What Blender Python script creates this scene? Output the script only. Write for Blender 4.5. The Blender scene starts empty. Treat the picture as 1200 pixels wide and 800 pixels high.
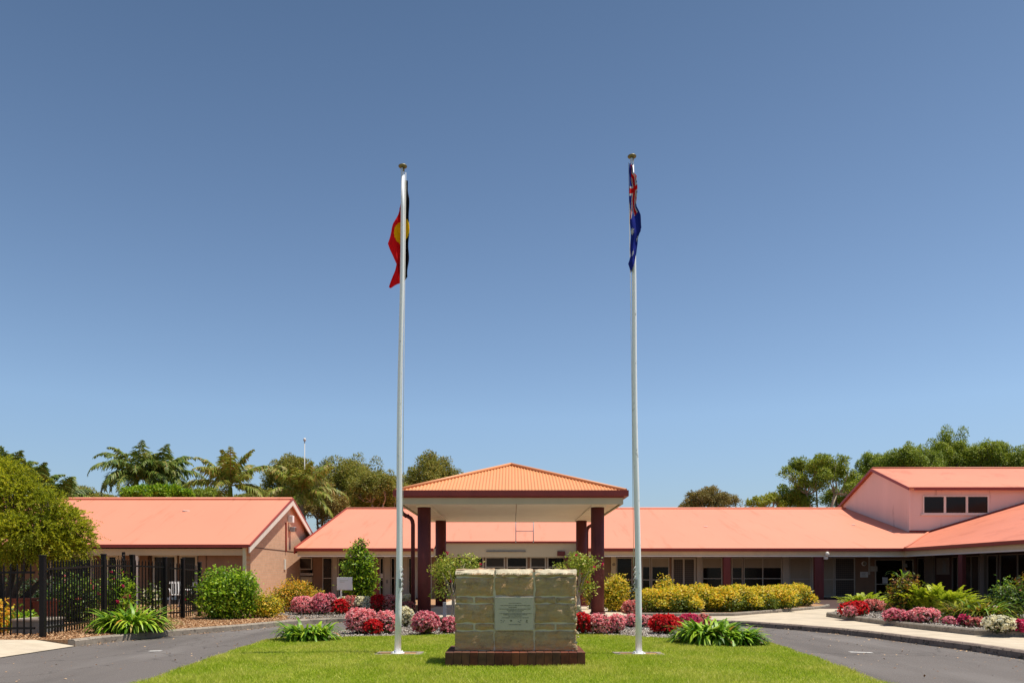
import bpy, bmesh, math, random
import numpy as np
from mathutils import Vector, Matrix
C = bpy.context.scene.collection
R = math.radians
rng = np.random.default_rng(7)
random.seed(7)
F, HY, CH = 900.0, 674.0, 1.3        # focal length in photo pixels, horizon row, camera height

def P(x, y, Y):                       # photo pixel at distance Y -> world point (layout helper)
    return Vector(((x - 600) / F * Y, Y, CH + (HY - y) / F * Y))
def G(x, y):                          # photo pixel on the ground
    Y = F * CH / (y - HY)
    return ((x - 600) / F * Y, Y)

# ------------------------------------------------------------------ materials
def mat(name):
    m = bpy.data.materials.new(name); m.use_nodes = True
    nt = m.node_tree
    return m, nt, nt.nodes['Principled BSDF']
def N(nt, t, **kw):
    n = nt.nodes.new(t)
    for k, v in kw.items():
        if k in n.inputs: n.inputs[k].default_value = v
        else: setattr(n, k, v)
    return n
def L(nt, a, b): nt.links.new(a, b)
def ramp(nt, fac, stops):
    r = nt.nodes.new('ShaderNodeValToRGB')
    e = r.color_ramp.elements
    e[0].position = stops[0][0]; e[0].color = (*stops[0][1], 1)
    e[1].position = stops[-1][0]; e[1].color = (*stops[-1][1], 1)
    for p, c in stops[1:-1]:
        q = e.new(p); q.color = (*c, 1)
    L(nt, fac, r.inputs[0]); return r.outputs[0]
def mix(nt, fac, a, b, mode='MIX'):
    m = nt.nodes.new('ShaderNodeMix'); m.data_type = 'RGBA'; m.blend_type = mode
    for i, v in ((0, fac), (6, a), (7, b)):
        if isinstance(v, bpy.types.NodeSocket): L(nt, v, m.inputs[i])
        elif i == 0: m.inputs[0].default_value = v
        else: m.inputs[i].default_value = (*v, 1)
    return m.outputs[2]
def coords(nt, scale=(1, 1, 1), rot=(0, 0, 0)):
    g = N(nt, 'ShaderNodeTexCoord'); mp = N(nt, 'ShaderNodeMapping')
    L(nt, g.outputs['Object'], mp.inputs[0])
    mp.inputs['Scale'].default_value = scale; mp.inputs['Rotation'].default_value = rot
    return mp.outputs[0]
def noise(nt, scale, detail=4, vec=None, rough=.55):
    n = N(nt, 'ShaderNodeTexNoise', Scale=scale, Detail=detail, Roughness=rough)
    L(nt, vec if vec is not None else coords(nt), n.inputs['Vector'])
    return n.outputs['Fac']
def bump(nt, b, h, strength=.3, dist=.02):
    n = N(nt, 'ShaderNodeBump', Strength=strength, Distance=dist)
    L(nt, h, n.inputs['Height']); L(nt, n.outputs[0], b.inputs['Normal'])

def m_paint(name, col, rough=.5, var=.12, scale=3, stain=None, sc=(1, 1, .25), spec=.4):
    m, nt, b = mat(name)
    n = noise(nt, scale, 6, coords(nt, sc))
    lo = tuple(c * (1 - var) for c in col); hi = tuple(min(1, c * (1 + var)) for c in col)
    c = ramp(nt, n, [(.3, lo), (.7, hi)])
    if stain:
        n2 = noise(nt, stain[1], 8, coords(nt, stain[3] if len(stain) > 3 else sc), .7)
        f = ramp(nt, n2, [(stain[2], (0, 0, 0)), (stain[2] + .1, (1, 1, 1))])
        c = mix(nt, f, c, stain[0])
    L(nt, c, b.inputs['Base Color'])
    b.inputs['Roughness'].default_value = rough
    b.inputs['Specular IOR Level'].default_value = spec
    return m

def m_leaf(name, cols, rough=.55, trans=.3, clump=.35, cscale=1.2, spec=.3):
    m, nt, b = mat(name)
    g = N(nt, 'ShaderNodeNewGeometry')
    n = len(cols)
    c = ramp(nt, g.outputs['Random Per Island'], [(i / max(1, n - 1), cc) for i, cc in enumerate(cols)])
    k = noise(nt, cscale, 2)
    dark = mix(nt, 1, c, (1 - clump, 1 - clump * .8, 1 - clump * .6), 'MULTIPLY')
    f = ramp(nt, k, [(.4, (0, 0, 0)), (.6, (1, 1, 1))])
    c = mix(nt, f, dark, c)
    L(nt, c, b.inputs['Base Color'])
    b.inputs['Roughness'].default_value = rough
    b.inputs['Specular IOR Level'].default_value = spec
    t = N(nt, 'ShaderNodeBsdfTranslucent'); L(nt, c, t.inputs['Color'])
    mx = N(nt, 'ShaderNodeMixShader'); mx.inputs[0].default_value = trans
    L(nt, b.outputs[0], mx.inputs[1]); L(nt, t.outputs[0], mx.inputs[2])
    L(nt, mx.outputs[0], nt.nodes['Material Output'].inputs[0])
    return m

M = {}
MAROON = (.145, .022, .022)
M['roof'] = m_paint('salmon_metal_roof', (.68, .245, .155), .55, .04, .35, ((.60, .20, .118), 1.4, .56, (1.6, .12, .3)), (1, .3, 1), .35)
M['roof_right'] = m_paint('faded_salmon_metal_roof', (.60, .20, .12), .55, .06, .35, ((.50, .155, .09), 1.4, .54, (.5, .5, .5)), (.6, .6, 1), .35)
M['roof_canopy'] = m_paint('orange_metal_roof', (.66, .275, .115), .5, .06, .6, None, (1, .3, 1), .45)
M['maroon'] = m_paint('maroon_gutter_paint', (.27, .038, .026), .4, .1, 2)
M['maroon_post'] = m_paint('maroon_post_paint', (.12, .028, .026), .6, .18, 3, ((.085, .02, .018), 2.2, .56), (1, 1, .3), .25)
M['cream'] = m_paint('cream_paint', (.64, .53, .34), .6, .06, 2)
M['fascia'] = m_paint('fascia_cream', (.54, .47, .31), .6, .05, 2)
M['cream_wall'] = m_paint('cream_bulkhead', (.50, .42, .28), .7, .05, 1)
M['soffit'] = m_paint('soffit_lining', (.80, .72, .58), .6, .05, .8, ((.76, .63, .52), 1.1, .55), (1, .5, 1))
M['white_paint'] = m_paint('white_trim', (.72, .68, .60), .5, .06, 3)
M['frame'] = m_paint('window_frame_paint', (.42, .37, .31), .5, .05, 3)
M['downpipe'] = m_paint('cream_downpipe', (.50, .52, .36), .5, .05, 3)
M['pink'] = m_paint('pink_cladding', (.77, .60, .53), .75, .06, .8, ((.46, .31, .26), 1.8, .59, (1, 1, .12)), (1, 1, .15))
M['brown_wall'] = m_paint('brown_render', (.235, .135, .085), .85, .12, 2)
M['frame_dark'] = m_paint('shaded_brown_frame', (.17, .14, .115), .6, .1, 3)  # window frame paint darkened, shade of the wing verandah put into the colour
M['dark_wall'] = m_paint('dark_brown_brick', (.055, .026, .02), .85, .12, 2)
M['black_metal'] = m_paint('black_steel', (.008, .008, .009), .45, .2, 5, None, (1, 1, 1), .2)
M['white_plastic'] = m_paint('white_plastic', (.85, .85, .84), .4, .04, 3)
M['grey_metal'] = m_paint('grey_metal', (.35, .36, .37), .35, .1, 5)
M['brass'] = m_paint('dull_brass', (.20, .16, .08), .5, .2, 20); M['brass'].node_tree.nodes['Principled BSDF'].inputs['Metallic'].default_value = .6
M['bark'] = m_paint('grey_brown_bark', (.17, .125, .09), .9, .35, 5, None, (1, 1, .2))
M['pale_bark'] = m_paint('pale_gum_bark', (.42, .34, .26), .9, .3, 3, None, (1, 1, .2))
M['dark_bark'] = m_paint('dark_bark', (.055, .042, .034), .9, .3, 6)
M['palm_trunk'] = m_paint('palm_trunk_bark', (.20, .17, .13), .9, .3, 8, None, (.3, .3, 3))
M['rope'] = m_paint('rope', (.55, .55, .52), .9, .1, 30)
M['notice'] = m_paint('notice_paper', (.62, .60, .58), .6, .05, 6)
M['grey_ink'] = m_paint('grey_ink', (.16, .16, .15), .7, .1, 6)
M['blind'] = m_paint('beige_blind', (.30, .25, .19), .7, .06, 4)
M['timber'] = m_paint('weathered_timber', (.16, .17, .17), .8, .25, 5)
M['red_brick_plain'] = m_paint('red_planter', (.34, .09, .05), .85, .2, 9)

def m_glass(name, col, rough):
    m, nt, b = mat(name)
    n = noise(nt, .9, 2)
    c = ramp(nt, n, [(.3, tuple(q * .6 for q in col)), (.7, col)])
    L(nt, c, b.inputs['Base Color']); b.inputs['Roughness'].default_value = rough
    b.inputs['Specular IOR Level'].default_value = .22
    bump(nt, b, noise(nt, 1.6, 1), .15, .02)
    return m
M['glass'] = m_glass('dark_window_glass', (.010, .006, .005), .12)
M['glass_brown'] = m_glass('tinted_window_glass', (.05, .036, .028), .1)

def m_mesh_screen():
    m, nt, b = mat('security_mesh_screen')
    v = coords(nt, (1, 1, 1), (0, R(45), 0))
    w = N(nt, 'ShaderNodeTexChecker', Scale=14); L(nt, v, w.inputs[0])
    w.inputs[1].default_value = (.09, .065, .045, 1); w.inputs[2].default_value = (.035, .026, .02, 1)
    L(nt, w.outputs[0], b.inputs['Base Color']); b.inputs['Roughness'].default_value = .6
    return m
M['screen'] = m_mesh_screen()

def m_brick(name, a, bcol, mort, bw, bh, face='x', msize=.012):
    m, nt, b = mat(name)
    g = N(nt, 'ShaderNodeTexCoord'); s = N(nt, 'ShaderNodeSeparateXYZ'); cb = N(nt, 'ShaderNodeCombineXYZ')
    L(nt, g.outputs['Object'], s.inputs[0])
    L(nt, s.outputs['Y' if face == 'x' else 'X'], cb.inputs[0]); L(nt, s.outputs['Z'], cb.inputs[1])
    br = N(nt, 'ShaderNodeTexBrick'); L(nt, cb.outputs[0], br.inputs[0])
    br.inputs['Color1'].default_value = (*a, 1); br.inputs['Color2'].default_value = (*bcol, 1)
    br.inputs['Mortar'].default_value = (*mort, 1); br.inputs['Scale'].default_value = 1
    br.inputs['Brick Width'].default_value = bw; br.inputs['Row Height'].default_value = bh
    br.inputs['Mortar Size'].default_value = msize; br.inputs['Bias'].default_value = 0
    n = noise(nt, 7, 6)
    c = mix(nt, ramp(nt, n, [(.3, (0, 0, 0)), (.75, (.6, .6, .6))]), br.outputs[0], tuple(q * .65 for q in a))
    L(nt, c, b.inputs['Base Color']); b.inputs['Roughness'].default_value = .9
    bump(nt, b, br.outputs['Fac'], -.4, .01)
    return m
M['tan_brick'] = m_brick('tan_brickwork', (.68, .40, .25), (.60, .34, .21), (.56, .43, .31), .40, .10, 'x', .010)
M['plinth_brick'] = m_brick('dark_red_plinth_brick', (.20, .060, .035), (.095, .040, .028), (.12, .06, .045), .115, .30, 'y', .005)

def m_stone():
    m, nt, b = mat('weathered_sandstone')
    inf = N(nt, 'ShaderNodeNewGeometry')
    vec = coords(nt)
    n1 = noise(nt, 3.2, 7, vec, .6); n2 = noise(nt, 9, 8, vec, .7); n3 = noise(nt, 60, 3, vec)
    band = noise(nt, 5, 5, coords(nt, (.6, .6, 3.2), (0, R(12), 0)), .6)
    c = ramp(nt, n1, [(.30, (.31, .21, .125)), (.45, (.50, .365, .225)), (.56, (.54, .32, .16)), (.70, (.52, .43, .35))])
    c = mix(nt, ramp(nt, band, [(.48, (0, 0, 0)), (.62, (.75, .75, .75))]), c, (.36, .26, .16))
    c = mix(nt, ramp(nt, n2, [(.55, (0, 0, 0)), (.70, (.8, .8, .8))]), c, (.22, .155, .10))
    c = mix(nt, ramp(nt, n3, [(.52, (0, 0, 0)), (.66, (.35, .35, .35))]), c, (.42, .37, .26))
    rnd = ramp(nt, inf.outputs['Random Per Island'], [(0, (.72, .72, .74)), (.35, (.95, .88, .78)), (.7, (.88, .88, .92)), (1, (1.0, .78, .55))])
    c = mix(nt, 1, c, rnd, 'MULTIPLY')
    L(nt, c, b.inputs['Base Color']); b.inputs['Roughness'].default_value = .9
    bump(nt, b, n2, .9, .04)
    return m
M['stone'] = m_stone()
M['stone_light'] = m_paint('fresh_sunlit_sandstone', (.58, .50, .36), .9, .15, 12)  # paler for fresh breaks, with the sun on them also put into the colour
M['mortar'] = m_paint('mortar', (.60, .51, .40), .95, .12, 14, None, (1, 1, 1))
M['plaque'] = m_paint('plaque_metal', (.50, .43, .36), .5, .05, 4, ((.38, .34, .25), 6, .58), (1, 1, 1))
M['plaque_ink'] = m_paint('plaque_lettering', (.13, .125, .095), .6, .1, 8)

def m_ground(name, stops, scale, bscale=60, bs=.3, fleck=None, rough=.95, detail=8, big=None):
    m, nt, b = mat(name)
    vec = coords(nt)
    c = ramp(nt, noise(nt, scale, detail, vec, .65), stops)
    if fleck:
        f = ramp(nt, noise(nt, fleck[1], 2, vec), [(fleck[2], (0, 0, 0)), (fleck[2] + .05, (1, 1, 1))])
        c = mix(nt, f, c, fleck[0])
    if big:
        f = ramp(nt, noise(nt, big[1], 5, coords(nt, big[3] if len(big) > 3 else (1, 1, 1))), [(big[2], (0, 0, 0)), (big[2] + .15, (.8, .8, .8))])
        c = mix(nt, f, c, big[0])
    L(nt, c, b.inputs['Base Color']); b.inputs['Roughness'].default_value = rough
    b.inputs['Specular IOR Level'].default_value = .25
    bump(nt, b, noise(nt, bscale, 3, vec), bs, .02)
    return m
def m_asphalt_cracks(m):
    nt = m.node_tree; b = nt.nodes['Principled BSDF']; src = b.inputs['Base Color'].links[0].from_socket
    v = N(nt, 'ShaderNodeTexVoronoi', Scale=.42); v.feature = 'DISTANCE_TO_EDGE'
    w = N(nt, 'ShaderNodeVectorMath'); w.operation = 'ADD'; nz = N(nt, 'ShaderNodeTexNoise', Scale=1.6, Detail=6); L(nt, coords(nt), nz.inputs['Vector']); sc_ = N(nt, 'ShaderNodeVectorMath'); sc_.operation = 'SCALE'; sc_.inputs['Scale'].default_value = .9
    L(nt, nz.outputs['Color'], sc_.inputs[0]); L(nt, coords(nt), w.inputs[0]); L(nt, sc_.outputs[0], w.inputs[1]); L(nt, w.outputs[0], v.inputs['Vector'])
    c = mix(nt, ramp(nt, v.outputs['Distance'], [(0, (.55, .55, .55)), (.012, (0, 0, 0))]), src, (.045, .04, .037))
    st = ramp(nt, noise(nt, 1.1, 5, coords(nt, (1.4, .22, 1))), [(.50, (0, 0, 0)), (.66, (.42, .42, .42))])
    c = mix(nt, st, c, (.082, .072, .068)); L(nt, c, b.inputs['Base Color'])
M['asphalt'] = m_ground('worn_asphalt', [(.3, (.095, .084, .078)), (.5, (.13, .114, .107)), (.7, (.165, .148, .140))], 45, 90, .5, ((.32, .29, .27), 110, .66), .85, 8, ((.17, .153, .145), .7, .5, (1, .25, 1)))
m_asphalt_cracks(M['asphalt'])
M['concrete'] = m_ground('pale_concrete', [(.3, (.43, .36, .27)), (.7, (.54, .46, .355))], 3, 70, .15, ((.34, .28, .22), 40, .66), .9, 8, ((.39, .325, .25), .6, .52))
M['kerb'] = m_ground('kerb_concrete', [(.3, (.20, .17, .14)), (.7, (.34, .29, .235))], 5, 60, .3, ((.13, .11, .09), 18, .6))
M['kerb_dark'] = m_ground('stained_kerb_concrete', [(.3, (.16, .12, .10)), (.7, (.27, .215, .18))], 5, 60, .3, ((.09, .075, .06), 14, .58))
M['soil'] = m_ground('bark_mulch_soil', [(.3, (.20, .11, .055)), (.5, (.36, .20, .10)), (.7, (.50, .31, .17))], 26, 40, .8, ((.42, .27, .16), 50, .64))
M['chips'] = m_leaf('bark_chips', [(.18, .09, .045), (.38, .21, .10), (.55, .33, .18), (.62, .44, .27)], .9, 0, .1)
M['gravel'] = m_ground('bed_gravel', [(.3, (.20, .165, .135)), (.5, (.34, .29, .25)), (.7, (.46, .41, .36))], 40, 70, .8, ((.15, .12, .10), 25, .62))
M['pebbles'] = m_leaf('loose_pebbles', [(.14, .11, .09), (.30, .26, .22), (.42, .38, .34), (.56, .52, .47)], .9, 0, .1)
M['ground'] = m_ground('dry_grass_ground', [(.3, (.07, .075, .03)), (.7, (.14, .13, .06))], 2)
M['lawn_soil'] = m_ground('turf_base', [(.3, (.14, .20, .018)), (.7, (.24, .30, .035))], 12, 40, .5)
M['paint_mark'] = m_paint('worn_line_paint', (.62, .60, .58), .8, .1, 12, ((.14, .13, .13), 25, .56), (1, 1, 1))

# grass: tint by island, yellowish patches across the turf
def m_grass():
    m, nt, b = mat('grass_blades')
    g = N(nt, 'ShaderNodeNewGeometry')
    a = ramp(nt, g.outputs['Random Per Island'], [(0, (.20, .31, .012)), (.5, (.36, .47, .02)), (.85, (.52, .58, .045)), (1, (.72, .66, .20))])
    y = ramp(nt, g.outputs['Random Per Island'], [(0, (.42, .46, .035)), (.6, (.60, .59, .09)), (1, (.76, .69, .26))])
    k = ramp(nt, noise(nt, .9, 6, coords(nt, (1, .6, 1)), .65), [(.42, (0, 0, 0)), (.64, (.9, .9, .9))])
    c = mix(nt, k, a, y)
    L(nt, c, b.inputs['Base Color']); b.inputs['Roughness'].default_value = .6
    b.inputs['Specular IOR Level'].default_value = .25
    t = N(nt, 'ShaderNodeBsdfTranslucent'); L(nt, c, t.inputs['Color'])
    mx = N(nt, 'ShaderNodeMixShader'); mx.inputs[0].default_value = .4
    L(nt, b.outputs[0], mx.inputs[1]); L(nt, t.outputs[0], mx.inputs[2])
    L(nt, mx.outputs[0], nt.nodes['Material Output'].inputs[0])
    return m
M['grass'] = m_grass()

M['l_gum'] = m_leaf('olive_gum_leaves', [(.13, .15, .018), (.24, .25, .030), (.36, .34, .045), (.40, .29, .065)], .6, .35, .25, .35)
M['l_gum_brown'] = m_leaf('brownish_gum_leaves', [(.16, .13, .03), (.28, .21, .05), (.38, .26, .07), (.24, .24, .04)], .6, .3, .3, .35)
M['l_fig'] = m_leaf('green_tree_leaves', [(.11, .17, .014), (.22, .29, .020), (.34, .40, .030), (.43, .44, .05)], .55, .35, .3, .35)
M['l_yellow_tree'] = m_leaf('yellow_green_tree_leaves', [(.22, .28, .02), (.38, .40, .03), (.50, .46, .04)], .55, .35, .2, .5)
M['l_palm'] = m_leaf('palm_leaflets', [(.07, .13, .025), (.13, .21, .03), (.24, .30, .045), (.34, .31, .07)], .5, .3, .3, .6)
M['l_palm_yellow'] = m_leaf('yellowing_palm_leaflets', [(.14, .21, .03), (.27, .33, .04), (.38, .37, .06), (.44, .28, .09)], .5, .35, .2, .6)
M['l_feather'] = m_leaf('feathery_tree_leaves', [(.12, .15, .010), (.30, .34, .016), (.52, .54, .022), (.68, .58, .035)], .55, .45, .35, 1.0)
M['l_bright'] = m_leaf('bright_green_leaves', [(.07, .16, .007), (.18, .34, .012), (.34, .52, .02), (.52, .62, .045)], .45, .4, .25, 2)
M['l_fern'] = m_leaf('yellow_green_feathery_leaves', [(.16, .21, .010), (.40, .50, .016), (.60, .66, .03), (.70, .66, .06)], .5, .35, .35, 2.2)
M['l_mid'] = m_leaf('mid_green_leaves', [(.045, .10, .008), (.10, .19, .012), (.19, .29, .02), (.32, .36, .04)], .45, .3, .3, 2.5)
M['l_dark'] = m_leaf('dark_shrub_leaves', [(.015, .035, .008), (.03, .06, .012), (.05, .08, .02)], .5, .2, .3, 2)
M['l_yellow'] = m_leaf('golden_variegated_leaves', [(.22, .29, .010), (.58, .51, .016), (.90, .70, .035), (.92, .50, .04), (.86, .78, .12)], .5, .4, .25, 2.6)
M['l_orange'] = m_leaf('orange_golden_leaves', [(.22, .24, .012), (.66, .46, .015), (.90, .50, .03), (.90, .32, .04), (.82, .66, .06)], .5, .4, .25, 2.6)
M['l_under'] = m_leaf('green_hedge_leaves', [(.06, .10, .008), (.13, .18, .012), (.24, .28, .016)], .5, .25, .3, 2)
M['l_strap'] = m_leaf('strap_leaves', [(.06, .15, .008), (.16, .32, .012), (.30, .48, .02), (.48, .60, .06)], .4, .3, .2, 2)
M['l_strap_old'] = m_leaf('spent_strap_leaves', [(.5, .30, .05), (.6, .22, .04), (.55, .45, .12)], .5, .3, .1, 2)
M['l_rose'] = m_leaf('rose_leaves', [(.12, .18, .014), (.28, .36, .025), (.48, .52, .05), (.56, .44, .12)], .5, .35, .25, 3)
M['l_bronze'] = m_leaf('bronze_begonia_leaves', [(.035, .030, .012), (.05, .06, .012), (.09, .11, .02), (.13, .05, .03)], .4, .2, .2, 4)
M['l_cordy'] = m_leaf('dark_cordyline_leaves', [(.04, .05, .010), (.12, .15, .012), (.34, .36, .022), (.34, .12, .022)], .6, .35, .3, 2, .12)
M['l_croton'] = m_leaf('croton_leaves', [(.06, .08, .01), (.20, .23, .012), (.46, .38, .02), (.46, .16, .02), (.14, .05, .02)], .4, .25, .3, 3)
def m_petal(name, cols): return m_leaf(name, cols, .6, .5, .08, 5)
M['f_pink'] = m_petal('pink_petals', [(.84, .18, .22), (.93, .34, .36), (.97, .66, .62), (.90, .16, .22)])
M['f_deep'] = m_petal('deep_pink_petals', [(.70, .11, .18), (.84, .25, .31), (.93, .54, .54)])
M['f_red'] = m_petal('red_petals', [(.55, .006, .012), (.72, .012, .02), (.82, .05, .05)])
M['f_white'] = m_petal('white_petals', [(.80, .70, .40), (.92, .86, .62), (.95, .93, .80)])
M['f_hot'] = m_petal('hot_pink_petals', [(.60, .02, .10), (.78, .05, .18), (.85, .20, .32)])
M['f_coral'] = m_petal('coral_petals', [(.65, .10, .10), (.80, .28, .24), (.86, .50, .42)])
M['f_rose'] = m_petal('rose_petals', [(.55, .01, .05), (.70, .02, .16)])
def m_cloth(name, c): return m_leaf(name, [c, c], .85, .55, .04, 4, .1)
M['fl_black'] = m_cloth('flag_black', (.012, .012, .016))
M['fl_red'] = m_cloth('flag_red', (.86, .02, .03))
M['fl_yellow'] = m_cloth('flag_yellow', (.98, .68, .01))
M['fl_blue'] = m_cloth('flag_blue', (.03, .05, .42))
M['fl_white'] = m_cloth('flag_white', (.82, .82, .84))
def m_pole():
    m, nt, b = mat('peeling_white_pole_paint')
    c = ramp(nt, noise(nt, 2, 4, coords(nt, (1, 1, .3))), [(.3, (.84, .85, .88)), (.7, (.91, .92, .94))])
    f = ramp(nt, noise(nt, 14, 8, coords(nt, (1, 1, .35)), .75), [(.60, (0, 0, 0)), (.66, (1, 1, 1))])
    c = mix(nt, f, c, (.25, .25, .22))
    L(nt, c, b.inputs['Base Color']); b.inputs['Roughness'].default_value = .4
    return m
M['pole'] = m_pole()

# ------------------------------------------------------------------ object helpers
def origin(o):
    v = Vector((0, 0, 0))
    while o is not None: v += o.location; o = o.parent
    return v
def link(name, me, parent=None, mats=None):
    o = bpy.data.objects.new(name, me)
    C.objects.link(o)
    if mats is not None:
        for m in (mats if isinstance(mats, (list, tuple)) else [mats]): me.materials.append(M[m] if isinstance(m, str) else m)
    if parent is not None:
        me.transform(Matrix.Translation(-origin(parent))); o.parent = parent
    return o
def thing(name, label, cat, loc=(0, 0, 0), group=None):
    o = bpy.data.objects.new(name, None); o.empty_display_size = .3
    C.objects.link(o); o.location = loc; o['label'] = label; o['category'] = cat
    if group: o['group'] = group
    return o
def struct(o, kind='structure', label=None):
    o['kind'] = kind
    if label: o['label'] = label
    return o

class MB:
    def __init__(s): s.bm = bmesh.new()
    def box(s, x0, x1, y0, y1, z0, z1, bev=0, mi=0):
        r = bmesh.ops.create_cube(s.bm, size=1)
        vs = r['verts']
        for v in vs:
            v.co = Vector(((x0 + x1) / 2 + v.co.x * (x1 - x0), (y0 + y1) / 2 + v.co.y * (y1 - y0), (z0 + z1) / 2 + v.co.z * (z1 - z0)))
        fs = set(f for v in vs for f in v.link_faces)
        for f in fs: f.material_index = mi
        if bev:
            es = list(set(e for v in vs for e in v.link_edges))
            bmesh.ops.bevel(s.bm, geom=es, offset=bev, segments=2, affect='EDGES', profile=.5)
        return s
    def tube(s, pts, rad, seg=10, cap=True, mi=0):
        pts = [Vector(p) for p in pts]
        if not isinstance(rad, (list, tuple)): rad = [rad] * len(pts)
        rings = []; prev = None
        for i, p in enumerate(pts):
            d = (pts[min(i + 1, len(pts) - 1)] - pts[max(i - 1, 0)]).normalized()
            if prev is None: a = d.orthogonal().normalized()
            else: a = (prev - d * prev.dot(d)).normalized()
            prev = a; b = d.cross(a)
            rings.append([s.bm.verts.new(p + (a * math.cos(t) + b * math.sin(t)) * rad[i]) for t in [2 * math.pi * k / seg for k in range(seg)]])
        for i in range(len(rings) - 1):
            for k in range(seg):
                f = s.bm.faces.new((rings[i][k], rings[i][(k + 1) % seg], rings[i + 1][(k + 1) % seg], rings[i + 1][k])); f.smooth = True; f.material_index = mi
        if cap:
            for r_ in (rings[0][::-1], rings[-1]):
                f = s.bm.faces.new(r_); f.material_index = mi
        return s
    def poly(s, pts, mi=0):
        f = s.bm.faces.new([s.bm.verts.new(Vector(p)) for p in pts]); f.material_index = mi; return s
    def prism(s, pts, dv, mi=0):            # planar polygon extruded by vector dv
        dv = Vector(dv); n = len(pts)
        a = [s.bm.verts.new(Vector(p)) for p in pts]; b = [s.bm.verts.new(Vector(p) + dv) for p in pts]
        s.bm.faces.new(a[::-1]); s.bm.faces.new(b)
        for i in range(n): s.bm.faces.new((a[i], a[(i + 1) % n], b[(i + 1) % n], b[i]))
        for f in s.bm.faces: 
            if f.index == -1: f.material_index = mi
        return s
    def sphere(s, c, r, sc=(1, 1, 1), sub=2):
        q = bmesh.ops.create_icosphere(s.bm, subdivisions=sub, radius=r)
        for v in q['verts']:
            v.co = Vector((v.co.x * sc[0], v.co.y * sc[1], v.co.z * sc[2])) + Vector(c)
            for f in v.link_faces: f.smooth = True
        return s
    def build(s, name, m, parent=None, norm=True):
        if norm: bmesh.ops.recalc_face_normals(s.bm, faces=s.bm.faces)
        me = bpy.data.meshes.new(name); s.bm.to_mesh(me); s.bm.free()
        return link(name, me, parent, m)

def fast_mesh(name, V, nper, m, parent=None, mi=None, smooth=False):
    """V: array (faces*nper, 3): separate polygons of nper corners each."""
    V = np.asarray(V, dtype=np.float32).reshape(-1, 3)
    nf = len(V) // nper
    me = bpy.data.meshes.new(name)
    me.vertices.add(len(V)); me.vertices.foreach_set('co', V.ravel())
    me.loops.add(len(V)); me.loops.foreach_set('vertex_index', np.arange(len(V), dtype=np.int32))
    me.polygons.add(nf); me.polygons.foreach_set('loop_start', np.arange(nf, dtype=np.int32) * nper)
    me.update(calc_edges=True); me.validate()
    return link(name, me, parent, m)

def unit(a): return a / (np.linalg.norm(a, axis=-1, keepdims=True) + 1e-9)
def leaf_quads(Cn, D, Nn, Ln, Wn, curl=0.0):
    """rhombic leaves, each one quad folded a little along its length"""
    D = unit(D); S = unit(np.cross(D, Nn)); U = np.cross(S, D)
    Ln = np.asarray(Ln).reshape(-1, 1); Wn = np.asarray(Wn).reshape(-1, 1)
    a = Cn; b = Cn + D * Ln * .45 + S * Wn * .5 + U * Wn * curl
    c = Cn + D * Ln; d = Cn + D * Ln * .45 - S * Wn * .5 + U * Wn * curl
    return np.stack([a, b, c, d], 1).reshape(-1, 3)
def rdir(n):
    return unit(rng.normal(size=(n, 3)))
def shell_points(lobes, n, lo=.72, hi=1.05, up=0.0):
    """points on/in ellipsoid lobes: lobes = [(centre, (rx,ry,rz))]; area-weighted"""
    w = np.array([r[0] * r[2] + r[0] * r[1] for c, r in lobes]); w = w / w.sum()
    k = rng.choice(len(lobes), n, p=w)
    cs = np.array([c for c, r in lobes])[k]; rs = np.array([r for c, r in lobes])[k]
    d = rdir(n)
    if up: d = unit(d + np.array([0, 0, up]))
    rr = rng.uniform(lo, hi, (n, 1)) ** .7
    return cs + d * rs * rr, unit(d / rs)
def foliage(name, m, parent, lobes, n, size, asp=.5, lo=.6, hi=1.06, droop=0., up=.15, spread=.9, zmin=None, jit=.4, nj=.55):
    p, nr = shell_points(lobes, n, lo, hi, up)
    p += rng.normal(size=p.shape) * size * jit
    if zmin is not None:
        k = p[:, 2] > zmin; p = p[k]; nr = nr[k]; n = len(p)
    d = unit(nr * .35 + rdir(n) * spread + np.array([0, 0, -droop]))
    nn = unit(nr + rdir(n) * nj + np.array([0, 0, .35]))
    s = size * rng.uniform(.6, 1.3, n)
    return fast_mesh(name, leaf_quads(p, d, nn, s, s * asp, .12), 4, m, parent)

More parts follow.
